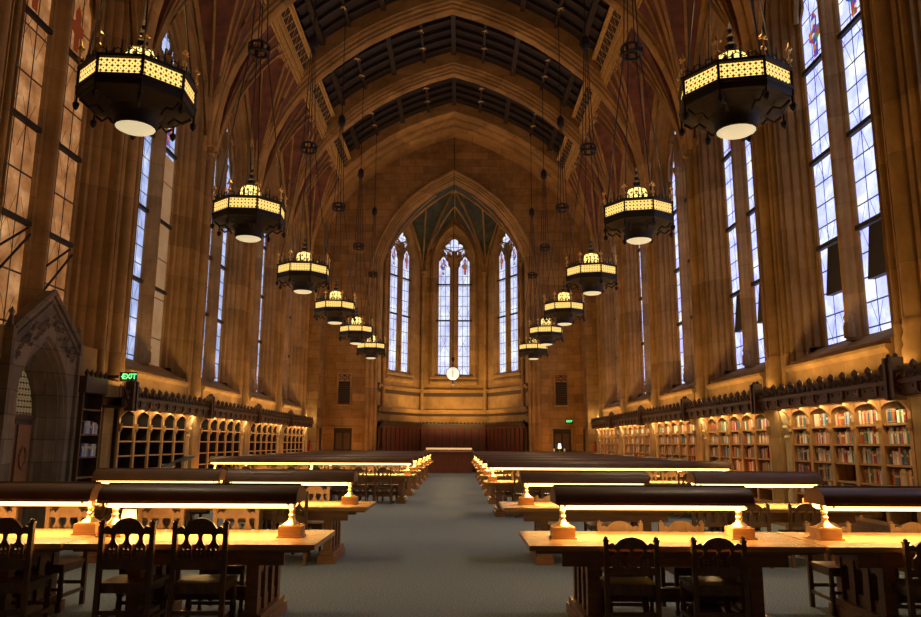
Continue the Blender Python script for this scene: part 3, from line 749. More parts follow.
def fill(yfar,ynear,rng,gapend=.1):
    # books from the far (left in view) end towards the near end
    y=yfar-.02; out=[]
    end=ynear+rng.uniform(.02,gapend)
    while True:
        th=rng.choice([.038,.046,.054,.062,.074]); hh=rng.choice([.215,.235,.25,.262,.20])
        if y-th<end: break
        out.append((y-th/2,th,hh,rng.choices(names,wts)[0])); y-=th+.003
    return out
rng=random.Random(5)
SH=[1.99,1.67,1.35,1.03,.72]; SHN=['top shelf','second shelf down','third shelf down','fourth shelf down']
cw=4.08/5; nind=0
big=M(); cmap={n:i for i,n in enumerate(names)}
COLN=['leftmost column','second column from left','middle column','fourth column from left','rightmost column']
for k in range(1,6):
    for ci in range(5):
        yfar=CY[k]+2.04-ci*cw-.035; ynear=yfar-cw+.07
        for si,z in enumerate(SH):
            if k==1 and ci==2 and si==3: continue
            bks=fill(yfar,ynear,rng,.30 if rng.random()<.3 else .06)
            for bi,(y,th,hh,col) in enumerate(bks):
                if si==0: hh=min(hh,.235)
                if k==1 and si<4 and nind<292:
                    nind+=1
                    o=bpy.data.objects.new('book',book_mesh(col,th,hh)); C.objects.link(o); o.location=(7.15,y,z)
                    tag(o,'%s book, %s from left, %s, %s, nearest right bookcase'%(col,ORD[min(bi,22)],SHN[si],COLN[ci]),'book','books in the nearest right bookcase')
                else:
                    big.box(7.15,7.34,y-th/2,y+th/2,z,z+hh,cmap[col])
big=big.obj('shelved_books',[BM[n] for n in names],kind='stuff'); tag(big,'rows of mixed coloured books filling the farther right bookcases and lowest shelves','books')
o_i=0
for si,z in enumerate((1.8,1.35)):
    y=15.82
    for bi in range(11):
        th=rng.choice([.038,.046,.054,.062]); hh=rng.choice([.235,.25,.262,.2]); y-=th+.003
        if y<15.10: break
        col=rng.choice(['pale blue','white','grey','pale blue','dark blue'])
        o=bpy.data.objects.new('book',book_mesh(col,th,hh)); C.objects.link(o); o.location=(-7.23,y+th/2,z); o.rotation_euler=(0,0,PI)
        tag(o,'%s book, %s from right, %s shelf of narrow dark bookcase by the doorway'%(col,ORD[bi],('upper','lower')[si]),'book','pale books in the narrow dark bookcase')
# ------------------------------------------------------------------ stone doorway on the left
pr=struct_e('door_9',(-7.45,13.84,0)); pr.scale=(1,.85,1)
def X(d): return d        # local x towards the room is +
m=M()
def dpath(o,n=8,a=.60,zs=2.05,h=1.0):
    R=(a*a+h*h)/(2*a); r=R+o; cx=R-a; am=math.acos(max(-1,min(1,cx/r)))
    L=[(-(a+o),0),(-(a+o),1)]+[(cx-r*cos(am*i/n),zs+r*sin(am*i/n)) for i in range(n+1)]
    return L+[(-u,z) for u,z in L[::-1]][1:]
pts=[(0,-.45),(.0,-.38),(.06,-.34),(.08,-.24),(.13,-.26),(.17,-.18),(.19,-.08),(.24,-.10),(.28,-.02),(.30,.06),(.36,.04),(.40,.12),(.46,.10),(.50,.16)]
m.grid([[(x-.06,u,z) for u,z in dpath(o)] for o,x in pts]); m.obj('door_arch_moulding',STONEG,pr,smooth=True)
m=M(); out=dpath(.50); x=.10
up=[(u,z) for u,z in out if z>=1]
top=[(u,min(4.45-abs(u)*.62,9)) for u,z in up]
m.grid([[(x,u,z) for u,z in up],[(x,u,z) for u,z in top]])
for sg in (1,-1): m.add([(x,sg*1.1,0),(x,sg*1.27,0),(x,sg*1.27,3.63),(x,sg*1.1,3.75)],[(0,1,2,3)]); m.add([(x,sg*1.27,0),(0,sg*1.27,0),(0,sg*1.27,3.63),(x,sg*1.27,3.63)],[(0,1,2,3)])
m.grid([[(x,-1.27,3.63),(x,0,4.45),(x,1.27,3.63)],[(-.1,-1.27,3.63),(-.1,0,4.45),(-.1,1.27,3.63)]])
m.obj('door_gable',STONEG,pr)
m=M()
for sg in (1,-1):
    m.tube([(x+.02,0,4.42),(x+.02,sg*1.34,3.58)],.06,6); m.tube([(x+.02,0,4.22),(x+.02,sg*1.34,3.38)],.03,6)
    m.box(x-.2,x+.06,sg*1.36-.07,sg*1.36+.07,0,3.6); m.lathe([(.08,3.6),(.03,3.8),(.06,3.85),(.0,3.95)],x-.04,sg*1.36,0,4,ph=PI/4)
rr=random.Random(3)
for sg in (1,-1):                               # carved foliage in the spandrels
    for i in range(26):
        u=sg*(.12+i*.042); zt=4.1-abs(u)*.62
        zz=zt-rr.uniform(.0,.35)
        m.tube([(x+.01,u-.05,zz),(x+.045,u,zz+.06),(x+.01,u+.05,zz)],.02,4)
m.obj('door_carving',STONEG,pr)
m=M(); m.box(-.38,-.33,-.62,.62,0,2.05); m.obj('door_leaf',DW,pr)
m=M()
for a in (-.55,.06):
    m.box(-.33,-.31,a,a+.49,.15,1.95)
m.tube([(-.30,.3+.12*cos(q*PI/8),1.35+.2*sin(q*PI/8)) for q in range(17)],.02,5); m.tube([(-.30,-.3+.12*cos(q*PI/8),1.35+.2*sin(q*PI/8)) for q in range(17)],.02,5)
m.obj('door_panel',MOAK,pr)
m=M(); m.box(-.36,-.28,-.62,.62,2.05,2.14); m.obj('door_head',DW,pr)
arcp=[(u,z) for u,z in dpath(0) if z>=2.0]
pane('glass_tympanum',[(u,max(z,2.12)) for u,z in arcp],lambda u,v:(-.36,u,v),lattice('tympanum_glass',(.55,.35,.15),.28,9.,.42),pr)
# ------------------------------------------------------------------ chandeliers
def make_chandelier():
    t=thing('chandelier','x','chandelier',(0,0,0)); R=.685; ph=PI/8
    m=M()
    m.lathe([(R-.02,5.83),(R+.01,5.84),(R+.01,5.92),(R+.03,5.93),(R+.03,5.965),(R,5.98)],0,0,0,8,0,ph); m.lathe([(R,6.165),(R+.03,6.18),(R+.03,6.215),(R-.02,6.22)],0,0,0,8,0,ph)
    for k in range(8):
        a=ph+k*PI/4; m.box(R*cos(a)-.015,R*cos(a)+.015,R*sin(a)-.015,R*sin(a)+.015,5.85,6.22)
    m.obj('iron_frame',IRON,t)
    for k in range(8):
        a0=ph+k*PI/4; a1=a0+PI/4; r=R-.01
        L=2*R*sin(PI/8)
        p0=(r*cos(a0),r*sin(a0)); p1=(r*cos(a1),r*sin(a1))
        pane('band_panel',[(0,0),(L,0),(L,.20),(0,.20)],lambda u,v:(p0[0]+(p1[0]-p0[0])*u/L,p0[1]+(p1[1]-p0[1])*u/L,5.97+v),BAND,t)
    m=M(); m.lathe([(R-.01,5.85),(R-.05,5.83),(.55,5.80),(.36,5.76)],0,0,0,8,0,ph); m.lathe([(.36,5.78),(.29,5.73),(.265,5.66),(.26,5.56),(.245,5.55)],0,0,0,16); bwl=m.obj('bowl',IRON,t,smooth=True)
    m=M(); m.lathe([(.248,5.565),(.236,5.545),(.19,5.52),(.1,5.505),(.001,5.50)],0,0,0,16); m.obj('lens',LENS,bwl,smooth=True)
    m=M(); m.lathe([(R-.03,6.19),(.28,6.24),(.22,6.27)],0,0,0,8,0,ph); m.lathe([(.22,6.25),(.23,6.29)],0,0,0,8,0,ph)
    for k in range(8):
        a=ph+k*PI/4; m.tube([(.215*cos(a),.215*sin(a),6.27),(.215*cos(a),.215*sin(a),6.5),(.18*cos(a),.18*sin(a),6.58),(.08*cos(a),.08*sin(a),6.62)],.010,4)
    m.lathe([(.10,6.60),(.12,6.63),(.05,6.66),(.08,6.72),(.03,6.78),(.05,6.84),(.02,6.9),(.035,6.95),(.0,7.07)],0,0,0,6); m.obj('spire',IRON,t)
    me=M()
    prof=[(.205,6.27),(.205,6.5),(.17,6.575),(.08,6.61)]
    d=[[(r*cos(ph+k*PI/4),r*sin(ph+k*PI/4),z) for k in range(9)] for r,z in prof]; me.grid(d)
    o=me.obj('dome',DOME,t)
    uvl=o.data.uv_layers.new(name='UVMap')
    for l in o.data.loops:
        v=o.data.vertices[l.vertex_index].co; i=l.vertex_index
        uvl.data[l.index].uv=((i%9)*.2,(v.z-6.27))
    for k in range(8):
        a=ph+k*PI/4; x,y=R*cos(a),R*sin(a)
        m=M(); m.lathe([(.02,6.21),(.014,6.29),(.035,6.32),(.012,6.35),(.012,6.43),(.045,6.46),(.015,6.50),(.0,6.57)],x,y,0,6)
        m.tube([(x-.06*sin(a),y+.06*cos(a),6.44),(x+.06*sin(a),y-.06*cos(a),6.44)],.014,4); m.tube([(x-.04*sin(a),y+.04*cos(a),6.31),(x+.04*sin(a),y-.04*cos(a),6.31)],.014,4); m.obj('finial',GOLD,t)
        m=M(); m.lathe([(.014,5.87),(.014,5.76),(.045,5.73),(.035,5.68),(.0,5.64)],x,y,0,6)
        m.tube([(x*.95,y*.95,5.80),(x*.8,y*.8,5.72),(x*.66,y*.66,5.76),(x*.55,y*.55,5.68)],.018,4); m.obj('pendant',IRON,t)
    m=M()
    for k in range(8):
        a0=ph+k*PI/4
        for q in range(1,6):
            f_=q/6; xa=R*cos(a0)*(1-f_)+R*cos(a0+PI/4)*f_; ya=R*sin(a0)*(1-f_)+R*sin(a0+PI/4)*f_
            hh=.10 if q!=3 else .2
            m.tube([(xa,ya,6.21),(xa,ya,6.21+hh)],[.016,.006],4)
        m.tube([(R*cos(a0)*(1-g)+R*cos(a0+PI/4)*g,R*sin(a0)*(1-g)+R*sin(a0+PI/4)*g,6.27+.03*sin(g*PI*6)) for g in [i/12 for i in range(13)]],.008,4)
    m.obj('cresting',IRON,t)
    for k in range(4):
        a=PI/4+k*PI/2-PI/8; m=M(); m.tube([(.64*cos(a),.64*sin(a),6.2),(.17*cos(a),.17*sin(a),9.5),(.05*cos(a),.05*sin(a),12.5)],.011,4); m.obj('chain',IRON,t)
    m=M(); m.tube([(.2*cos(q*PI/6),.2*sin(q*PI/6),9.62) for q in range(13)],.03,5); m.tube([(.2*cos(q*PI/6),.2*sin(q*PI/6),9.46) for q in range(13)],.03,5)
    for q in range(6): m.box(.2*cos(q*PI/3)-.02,.2*cos(q*PI/3)+.02,.2*sin(q*PI/3)-.02,.2*sin(q*PI/3)+.02,9.46,9.62)
    m.obj('spreader_ring',IRON,t)
    m=M(); m.lathe([(.03,12.9),(.11,12.8),(.13,12.6),(.10,12.5),(.02,12.45)],0,0,0,8); m.obj('hanging_hub',IRON,t)
    m=M(); m.tube([(0,0,12.85),(0,0,16.75)],.014,4); m.obj('hanging_cable',IRON,t)
    return t
ch=make_chandelier(); ch.location=(-3.8,8.9,0); sn_=snapshot(ch)
near=['nearest','second nearest','third nearest','fourth nearest','second farthest','farthest']
first=True
for side,s2 in ((-1,'left'),(1,'right')):
    for k in range(6):
        lab='%s black iron octagonal chandelier with glowing band in the %s hanging row'%(near[k],s2)
        if first: ch.rotation_euler.z=.07; ch['label']=lab; ch['group']='hanging octagonal chandeliers'; first=False; continue
        dup(sn_,(side*3.8,8.9+B*k,0),.07 if side<0 else -.21,lab,'hanging octagonal chandeliers')
# ------------------------------------------------------------------ tables
TH=.768; TD=1.14
def make_short_table(L):
    t=thing('library_table','x','table')          # origin at the aisle end, centre of depth; runs +x
    m=M(); m.box(0,L-.012,-TD/2,TD/2,TH-.045,TH); m.obj('tabletop',OAK,t)
    m=M(); m.box(.06,L-.06,-TD/2+.06,TD/2-.06,TH-.075,TH-.045); m.box(.3,L-.3,-.46,-.42,TH-.19,TH-.07); m.box(.3,L-.3,.42,.46,TH-.19,TH-.07)
    m.obj('apron',MOAK,t)
    for x in (.58,L-.58):
        m=M(); m.box(x-.12,x+.12,-.50,.50,0,.10); m.box(x-.10,x+.10,-.46,.46,.10,.16); m.box(x-.09,x+.09,-.47,.47,TH-.19,TH-.07)
        for y in (-.38,-.13,.13,.38): m.box(x-.055,x+.055,y-.05,y+.05,.16,TH-.19)
        m.box(x-.03,x+.03,-.4,.4,.16,.26); 
        for y in (-.255,0,.255): m.prism([(y-.08,TH-.19),(y-.075,TH-.25),(y-.04,TH-.29),(y,TH-.26),(y+.04,TH-.29),(y+.075,TH-.25),(y+.08,TH-.19)],'x',x-.04,x+.04)
        m.obj('leg',MOAK,t)
    m=M(); m.box(.58,L-.58,-.04,.04,.2,.32); m.obj('stretcher',MOAK,t)
    return t
def make_long_table(L):
    t=thing('long_library_table','x','table')
    m=M(); m.box(0,L,-TD/2,TD/2,TH-.045,TH); m.obj('tabletop',OAK,t)
    m=M(); m.box(.06,L-.06,-TD/2+.06,TD/2-.06,TH-.075,TH-.045); m.box(.25,L-.25,-.46,-.42,TH-.19,TH-.07); m.box(.25,L-.25,.42,.46,TH-.19,TH-.07); m.obj('apron',MOAK,t)
    for x in (.36,L/2,L-.36):
        m=M(); m.box(x-.13,x+.13,-.50,.50,0,.10); m.box(x-.10,x+.10,-.46,.46,.10,.16); m.box(x-.09,x+.09,-.47,.47,TH-.19,TH-.07)
        for y in (-.38,-.13,.13,.38): m.box(x-.05,x+.05,y-.05,y+.05,.16,TH-.19)
        m.obj('leg',MOAK,t)
    m=M(); m.box(.36,L-.36,-.04,.04,.2,.3); m.obj('stretcher',MOAK,t)
    return t
def make_lamp(L,posts):
    # long hooded reading lamp; origin on the table at the aisle-side end of the hood
    t=thing('reading_lamp','x','lamp')
    n=10; sec=[(-.215*cos(PI*i/n)*(1 if i not in (0,n) else 1.0),.345+.135*sin(PI*i/n)**.8) for i in range(n+1)]
    sec=[(-.225,.325)]+sec+[(.225,.325)]
    m=M(); m.grid([[(0,y,z) for y,z in sec],[(L,y,z) for y,z in sec]])
    inn=[(y*.94,.325+(z-.325)*.92) for y,z in sec]
    for x in (0,L): m.prism(sec,'x',x-.008,x+.008)
    m.box(0,L,-.232,-.215,.318,.345); m.box(0,L,.215,.232,.318,.345); m.tube([(0,0,.482),(L,0,.482)],.014,5)
    m.obj('hood',HOOD,t,smooth=True)
    m=M(); m.grid([[(.02,y,z) for y,z in inn],[(L-.02,y,z) for y,z in inn]]); rf=m.obj('reflector',REFL,t)
    m=M(); m.prism([(-.20,.318),(-.185,.285),(-.10,.27),(-.03,.275),(-.02,.31)],'x',.06,L-.06); m.prism([(.20,.318),(.185,.285),(.10,.27),(.03,.275),(.02,.31)],'x',.06,L-.06); m.obj('light_diffuser',TUBE,rf)
    for x in posts:
        m=M(); m.box(x-.105,x+.105,-.105,.105,0,.105); m.box(x-.12,x+.12,-.12,.12,0,.015); m.box(x-.085,x+.085,-.085,.085,.105,.115); bxo=m.obj('lamp_box',BOXW,t)
        m=M(); m.lathe([(.085,.115),(.07,.13),(.04,.15),(.028,.18),(.035,.20),(.024,.215),(.032,.25),(.024,.27),(.04,.30),(.025,.33),(.025,.40)],x,0,0,10); m.tube([(x,-.2,.31),(x,-.1,.285),(x,0,.30),(x,.1,.285),(x,.2,.31)],.012,5); m.obj('post',BRASS,bxo,smooth=True)
    return t
def lamp_light(x0,x1,y):
    l=bpy.data.lights.new('tube_light','AREA'); l.shape='RECTANGLE'; l.size=x1-x0-.1; l.size_y=.34; l.energy=23*(x1-x0); l.color=(1,.66,.26)
    o=bpy.data.objects.new('tube_light',l); C.objects.link(o); o.location=((x0+x1)/2,y,TH+.262)
# ------------------------------------------------------------------ chair
def make_chair(kz=1.09):
    Z=lambda z:.455+(z-.455)*kz
    # sitter faces +y; back at -y. origin on the floor under the seat centre
    t=thing('library_chair','x','chair'); W=.217; yb=-.22
    m=M(); m.box(-.225,.225,-.21,.225,.425,.455); m.box(-.21,.21,-.2,.21,.37,.425); m.obj('seat',DW2,t)
    for s in (-1,1):
        m=M(); m.box(s*W-.021,s*W+.021,yb-.02,yb+.02,0,Z(.91)); m.box(s*W-.026,s*W+.026,yb-.025,yb+.025,Z(.91),Z(.91)+.015); m.lathe([(.02,Z(.91)+.015),(.024,Z(.91)+.03),(.0,Z(.91)+.045)],s*W,yb,0,6); m.obj('leg',DW2,t,label='tall rear leg rising into the back post')
        m=M(); m.lathe([(.022,0),(.028,.03),(.018,.06),(.02,.1),(.03,.2),(.022,.26),(.034,.29),(.024,.31),(.026,.425)],s*.2,.2,0,8); m.obj('leg',DW2,t,smooth=True)
        m=M(); m.box(s*W-.012,s*W+.012,yb,.2,.14,.175); m.obj('stretcher',DW2,t)
    m=M(); m.box(-.2,.2,.19,.21,.2,.23); m.obj('stretcher',DW2,t)
    m=M(); m.box(-W,W,yb-.012,yb+.012,.20,.235); m.obj('stretcher',DW2,t)
    m=M()
    # shaped top rail with raised centre
    xs=[i/20*2-1 for i in range(21)]
    def top(x):
        a=abs(x)
        if a<.58: return .955-.045*(a/.58)**2
        if a<.68: return .90-(a-.58)*.15
        return .885-.02*cos((a-.68)/.32*PI*2)*.6+.0
    pts=[(x*.20,Z(top(x))) for x in xs]+[(.20,Z(.83)),(-.20,Z(.83))]
    m.prism([(p[0],p[1]) for p in pts][::-1],'y',yb-.014,yb+.014)
    m.obj('top_rail',DW2,t)
    m=M(); m.prism([(-.20,Z(.56)),(.20,Z(.56)),(.20,Z(.635)),(.1,Z(.645)),(0,Z(.635)),(-.1,Z(.645)),(-.20,Z(.635))],'y',yb-.013,yb+.013); m.obj('lower_rail',DW2,t)
    for c in (-.118,0,.118):
        m=M()
        # vase shaped splat: slim neck, wide pierced belly
        zz=[.835,.815,.79,.765,.745]; ww=[.030,.017,.015,.026,.046]
        for (z1,w1),(z0,w0) in zip(zip(zz,ww),zip(zz[1:],ww[1:])):
            m.prism([(c-w0,Z(z0)),(c+w0,Z(z0)),(c+w1,Z(z1)),(c-w1,Z(z1))],'y',yb-.009,yb+.009)
        for x in (-.038,0,.038): m.box(c+x-.0095,c+x+.0095,yb-.009,yb+.009,Z(.63),Z(.745))
        for z in (.64,.672,.704,.736): m.box(c-.047,c+.047,yb-.009,yb+.009,Z(z)-.009,Z(z)+.009)
        m.obj('back_splat',DW2,t)
    return t
chair=make_chair(); cs=snapshot(chair); chair_used=[False,False]
low=make_chair(.80); lows=snapshot(low); low.name='low_back_library_chair'
cgroups={}
def put_chair(x,y,rot,label,group,short=False):
    if short:
        if not chair_used[1]:
            chair_used[1]=True; low.location=(x,y,0); low.rotation_euler=(0,0,rot); low['label']=label; low['group']=group; return low
        return dup(lows,(x,y,0),rot,label,group)
    if not chair_used[0]:
        chair_used[0]=True; chair.location=(x,y,0); chair.rotation_euler=(0,0,rot); chair['label']=label; chair['group']=group; return chair
    return dup(cs,(x,y,0),rot,label,group)
# ---- the two nearest rows each side: pairs of shorter tables
st=make_short_table(2.61); sts=snapshot(st); used=False
sx_=make_short_table(2.21); sxs=snapshot(sx_); usedx=False
sl=make_lamp(1.84,(.08,1.77)); sls=snapshot(sl); usedl=False
rown=['first','second']
for ri,yf in enumerate((6.81,10.69)):
    yc=yf+TD/2
    for side,s2 in ((1,'right'),(-1,'left')):
        for ti,tn in enumerate(('aisle-end','wall-side')):
            if side==1: x0=(.93,3.56)[ti]; dy=0; lx=(1.22,3.73)[ti]
            else: x0=(-3.15,-5.37)[ti]; dy=0; lx=(-3.05,-5.04)[ti]
            lab='%s oak library table of the %s row on the %s side'%(tn,rown[ri],s2)
            if not used: used=True; st.location=(x0,yc,0); st['label']=lab; st['group']='oak library tables in the near rows'; tt=st
            elif side==-1 and not usedx: usedx=True; sx_.location=(x0,yc,0); sx_['label']=lab; sx_['group']='oak library tables in the near rows'
            else: tt=dup(sts if side==1 else sxs,(x0,yc,0),0,lab,'oak library tables in the near rows')
            ll='brown hooded reading lamp on the %s table of the %s row, %s side'%(tn,rown[ri],s2)
            y_=yc+(.14 if (side==-1 and ti==1) else 0)
            lamp_light(lx,lx+1.84,y_)
            if not usedl: usedl=True; sl.location=(lx,y_,TH); sl['label']=ll; sl['group']='hooded reading lamps on the near tables'
            else: dup(sls,(lx,y_,TH),0,ll,'hooded reading lamps on the near tables')
    near_y=yf+.12; far_y=yf+TD-.06
    R0=[1.81,2.56,4.38,5.1]; F0=[2.0,2.66,4.2,5.08]
    Ln=[-1.93,-2.56,-3.60,-4.35]; Lf=[-2.02,-2.80,-3.80,-4.55]
    if ri==1: R0=[4.1,4.55]; F0=[1.75,2.5,4.6]; Ln=[-2.0,-2.62,-4.35]; Lf=[-1.95,-2.7,-3.9,-4.7]
    if ri==1: R0=[3.75,4.35,5.1]
    for side,s2,A1,A2 in ((1,'right',R0,F0),(-1,'left',Ln,Lf)):
        for i,x in enumerate(A1):
            put_chair(x,near_y+random.uniform(-.03,.03),random.uniform(-.03,.03),'dark carved library chair, near side of %s row, %s side, %s from the aisle'%(rown[ri],s2,ORD[i]),'chairs at the near table rows',side==1)
        for i,x in enumerate(A2):
            put_chair(x,far_y+random.uniform(-.03,.05),PI+random.uniform(-.04,.04),'lamplit library chair, far side of %s row, %s side, %s from the aisle'%(rown[ri],s2,ORD[i]),'chairs at the near table rows',side==1)
# ---- far rows: long tables
lt=make_long_table(5.86); lts=snapshot(lt); used=False
ll_=make_lamp(5.74,(.12,2.87,5.62)); lls=snapshot(ll_); usedl=False
ROWS={1:[17.58,21.17,24.35,27.6,30.9,34.1,37.2],-1:[21.17,24.35,27.6,30.9,34.1,37.2]}
for side,s2 in ((1,'right'),(-1,'left')):
    nR=len(ROWS[side])
    for ri,yf in enumerate(ROWS[side]):
        yc=yf+TD/2; x0=.92 if side==1 else -.92-5.86
        rn=ORD[ri]+' long' if ri<nR-1 else 'farthest long'
        lab='long oak library table, %s row on the %s side of the aisle'%(rn,s2)
        if not used: used=True; lt.location=(x0,yc,0); lt['label']=lab; lt['group']='long library tables in the far rows'
        else: dup(lts,(x0,yc,0),0,lab,'long library tables in the far rows')
        lx=1.0 if side==1 else -1.0-5.74
        lab='full length hooded reading lamp on the %s table row, %s side'%(rn,s2)
        lamp_light(lx,lx+5.74,yc)
        if not usedl: usedl=True; ll_.location=(lx,yc,TH); ll_['label']=lab; ll_['group']='long hooded reading lamps in the far rows'
        else: dup(lls,(lx,yc,TH),0,lab,'long hooded reading lamps in the far rows')
        first_=(ri<2)
        nn=8 if ri<3 else (4 if ri<5 else 2)
        for i in range(nn):
            x=side*(1.78+i*.62)
            if not (ri==0 and i in (5,)):
                put_chair(x+random.uniform(-.04,.04),yf+.10+random.uniform(-.10,.02),random.uniform(-.05,.05),'dark chair, near side of %s row, %s side, %s from the aisle'%(rn,s2,ORD[i]),'chairs at the long table rows')
            if ri<nR-1 or nn>4:
                put_chair(x+.1+random.uniform(-.04,.04),yf+TD-.06,PI+random.uniform(-.05,.05),'lamplit chair, far side of %s row, %s side, %s from the aisle'%(rn,s2,ORD[i]),'chairs at the long table rows')
# ------------------------------------------------------------------ desk at the head of the aisle
t=thing('service_desk','dark panelled desk with pale wooden top at the head of the aisle','desk',(-.22,43.3,0))
m=M(); m.box(-1.42,1.42,-.42,.42,1.16,1.24); m.obj('desk_top',PALEW,t)
m=M(); m.box(-1.3,1.3,-.32,.34,0,1.16)
for i in range(6): m.box(-1.25+i*.42,-.9+i*.42,-.34,-.32,.15,1.0)
m.obj('desk_body',REDW,t)
glow_strip=thing('desk_glow_strip','long glowing orange lamp lying along the front of the far desk','lamp',(-.22,43.05,1.24))  # glowing strip added for the brightness of the pale desk top
m=M(); m.prism([(-.10,.05),(-.08,.15),(.08,.15),(.10,.05)],'x',-1.3,1.3); m.obj('glowing_cover',STRIP,glow_strip)
m=M()
for x in (-1.2,0,1.2): m.box(x-.03,x+.03,-.05,.05,0,.05)
m.obj('strip_foot',BRASS,glow_strip)
# hanging globe
t=thing('hanging_globe','pale glowing glass globe hung on a long cord before the apse windows','globe',(0,YEND-.2,0))
m=M(); m.lathe([(.001,4.92)]+[(.335*sin(PI*i/12),5.25-.335*cos(PI*i/12)) for i in range(1,12)]+[(.001,5.585)],0,0,0,20); m.obj('globe_ball',GLOBE,t,smooth=True)
m=M(); m.tube([(.36*cos(q*PI/12),-.0,5.25+.36*sin(q*PI/12)) for q in range(25)],.014,4); m.tube([(0,.36*cos(q*PI/12),5.25+.36*sin(q*PI/12)) for q in range(25)],.014,4)
m.lathe([(.0,4.62),(.05,4.68),(.03,4.78),(.05,4.84),(.02,4.9)],0,0,0,6); m.lathe([(.02,5.6),(.05,5.7),(.02,5.8),(.09,6.0),(.09,6.08),(.02,6.14)],0,0,0,6); m.obj('globe_mount',IRON,t)
m=M(); m.tube([(0,0,6.1),(0,.0,18.4)],.018,4); m.obj('hanging_cord',IRON,t)
# ------------------------------------------------------------------ signs with EXIT lettering
def exit_sign(loc,rotz,W_,H2,label,arrow=None):
    t=thing('exit_sign',label,'sign',loc,rotz)      # faces -y local
    m=M(); m.box(-W_/2,W_/2,-.05,.0,-H2/2,H2/2); m.obj('sign_box',IRON,t)
    cu=bpy.data.curves.new('letters','FONT'); cu.body='EXIT'; cu.size=H2*.80; cu.extrude=.004; cu.align_x='CENTER'; cu.align_y='CENTER'; cu.offset=.004
    tmp=bpy.data.objects.new('tmp',cu); C.objects.link(tmp)
    dg=bpy.context.evaluated_depsgraph_get(); me=bpy.data.meshes.new_from_object(tmp.evaluated_get(dg))
    bpy.data.objects.remove(tmp); me.materials.clear(); me.materials.append(GREEN)
    o=bpy.data.objects.new('letters',me); C.objects.link(o); o.parent=t; o.location=(.03 if arrow else 0,-.056,0); o.rotation_euler=(PI/2,0,0); o.scale=(.95,1,1)
    if arrow:
        m=M(); m.prism([(-W_/2+.03,0),(-W_/2+.085,.05),(-W_/2+.085,-.05)],'y',-.058,-.05); m.obj('arrow',GREEN,t)
    return t
e=exit_sign((-6.93,16.42,3.05),.0,.36,.2,'green lit exit sign with arrow on bracket above the left bookcase',True)
m=M(); m.box(-.56,-.21,-.035,-.01,-.03,.03); m.obj('wall_bracket',IRON,e)
exit_sign((6.1,YEND,2.80),0,.36,.2,'small green exit sign above the right door in the far wall')
# ------------------------------------------------------------------ fire extinguishers, cart, stand, card, power box, rope
def exting(x,y,label):
    t=thing('fire_extinguisher',label,'fire extinguisher',(x,y,1.2),0,'fire extinguishers beside the far bookcases')
    m=M(); m.lathe([(.07,0),(.08,.03),(.08,.34),(.05,.42),(.025,.45),(.025,.5)],0,0,0,10); m.obj('cylinder_body',RED,t,smooth=True)
    m=M(); m.box(-.03,.03,-.09,.03,.5,.55); m.tube([(0,-.05,.5),(.08,-.06,.4),(.09,-.06,.15)],.012,5); m.obj('handle_and_hose',IRON,t)
    m=M(); m.box(-.03,.03,.07,.1,.1,.4); m.obj('wall_hook',GREYP,t)
    return t
exting(7.08,37.74,'red fire extinguisher on pale wall past the farthest right bookcase')
exting(-7.08,37.74,'red fire extinguisher on pale wall past the farthest left bookcase')
t=thing('book_trolley','pale book trolley in front of the right door in the far wall','trolley',(5.48,38.95,0))
m=M()
for z in (.3,.75,1.2): m.box(-.28,.28,-.2,.2,z,z+.03)
for a in (-.28,.25):
    m.box(a,a+.03,-.2,.2,.1,1.4)
m.obj('trolley_frame',WHITE,t)
m=M()
for a in (-.26,.26):
    for b in (-.17,.17): m.lathe([(.01,0),(.05,.01),(.05,.09),(.01,.1)],a,b,0,8)
m.obj('castor',IRON,t)
t=thing('table_lamp','tiny lit lamp standing on the pale trolley by the right door','lamp',(5.5,38.95,1.23))
m=M(); m.lathe([(.05,0),(.05,.02),(.012,.04),(.012,.2)],0,0,0,8); m.obj('lamp_base',BRASS,t)
m=M(); m.lathe([(.09,.18),(.06,.42)],0,0,0,10); m.obj('glowing_cover',PEW,t)
t=thing('reading_stand','grey sloping reading stand before the nearest left bookcase','stand',(-5.65,16.3,0))
m=M(); m.prism([(-.25,1.12),(.25,1.34),(.25,1.37),(-.25,1.15)],'y',-.3,.3); m.box(-.27,-.25,-.3,.3,1.12,1.19); m.obj('sloping_top',GREYP,t)
m=M(); m.box(-.06,.06,-.06,.06,.05,1.22); m.box(-.25,.25,-.22,.22,0,.05); m.obj('pedestal',DW,t)
o=M(); o.add([(-.09,0,0),(.09,0,0),(.09,.09,.23),(-.09,.09,.23),(.09,.18,0),(-.09,.18,0),(-.09,.004,0),(.09,.004,0)],[(0,1,2,3),(3,2,4,5)]); o=o.obj('folded_card',WHITE); o.location=(-2.97,7.62,TH+.001); o.scale=(.75,.8,.95)
tag(o,'white folded card standing on the aisle-end table of first left row','card')
t=thing('power_adaptor','small black power box with cable on carpet at bottom right of centre','adaptor',(2.88,6.58,0))
m=M(); m.prism([(-.09,0),(.09,0),(.08,.05),(.05,.08),(-.05,.08),(-.08,.05)],'y',-.05,.05); m.obj('adaptor_body',IRON,t)
m=M(); m.tube([(-.09,0,.03),(-.2,.05,.012),(-.3,.0,.012),(-.33,.12,.012),(-.22,.2,.012),(-.1,.3,.012)],.01,5); m.obj('cable',IRON,t)
t=thing('satchel','soft dark satchel on carpet under the aisle-end table of first right row','bag',(2.5,7.0,0))
m=M(); m.lathe([(.12,0),(.17,.04),(.18,.14),(.14,.24),(.06,.28),(.01,.285)],0,0,0,10); m.obj('bag_body',LEATHER,t,smooth=True)
m=M(); m.tube([(-.1,0,.24),(-.08,0,.36),(.0,0,.4),(.08,0,.36),(.1,0,.24)],.012,5); m.obj('strap',LEATHER,t)
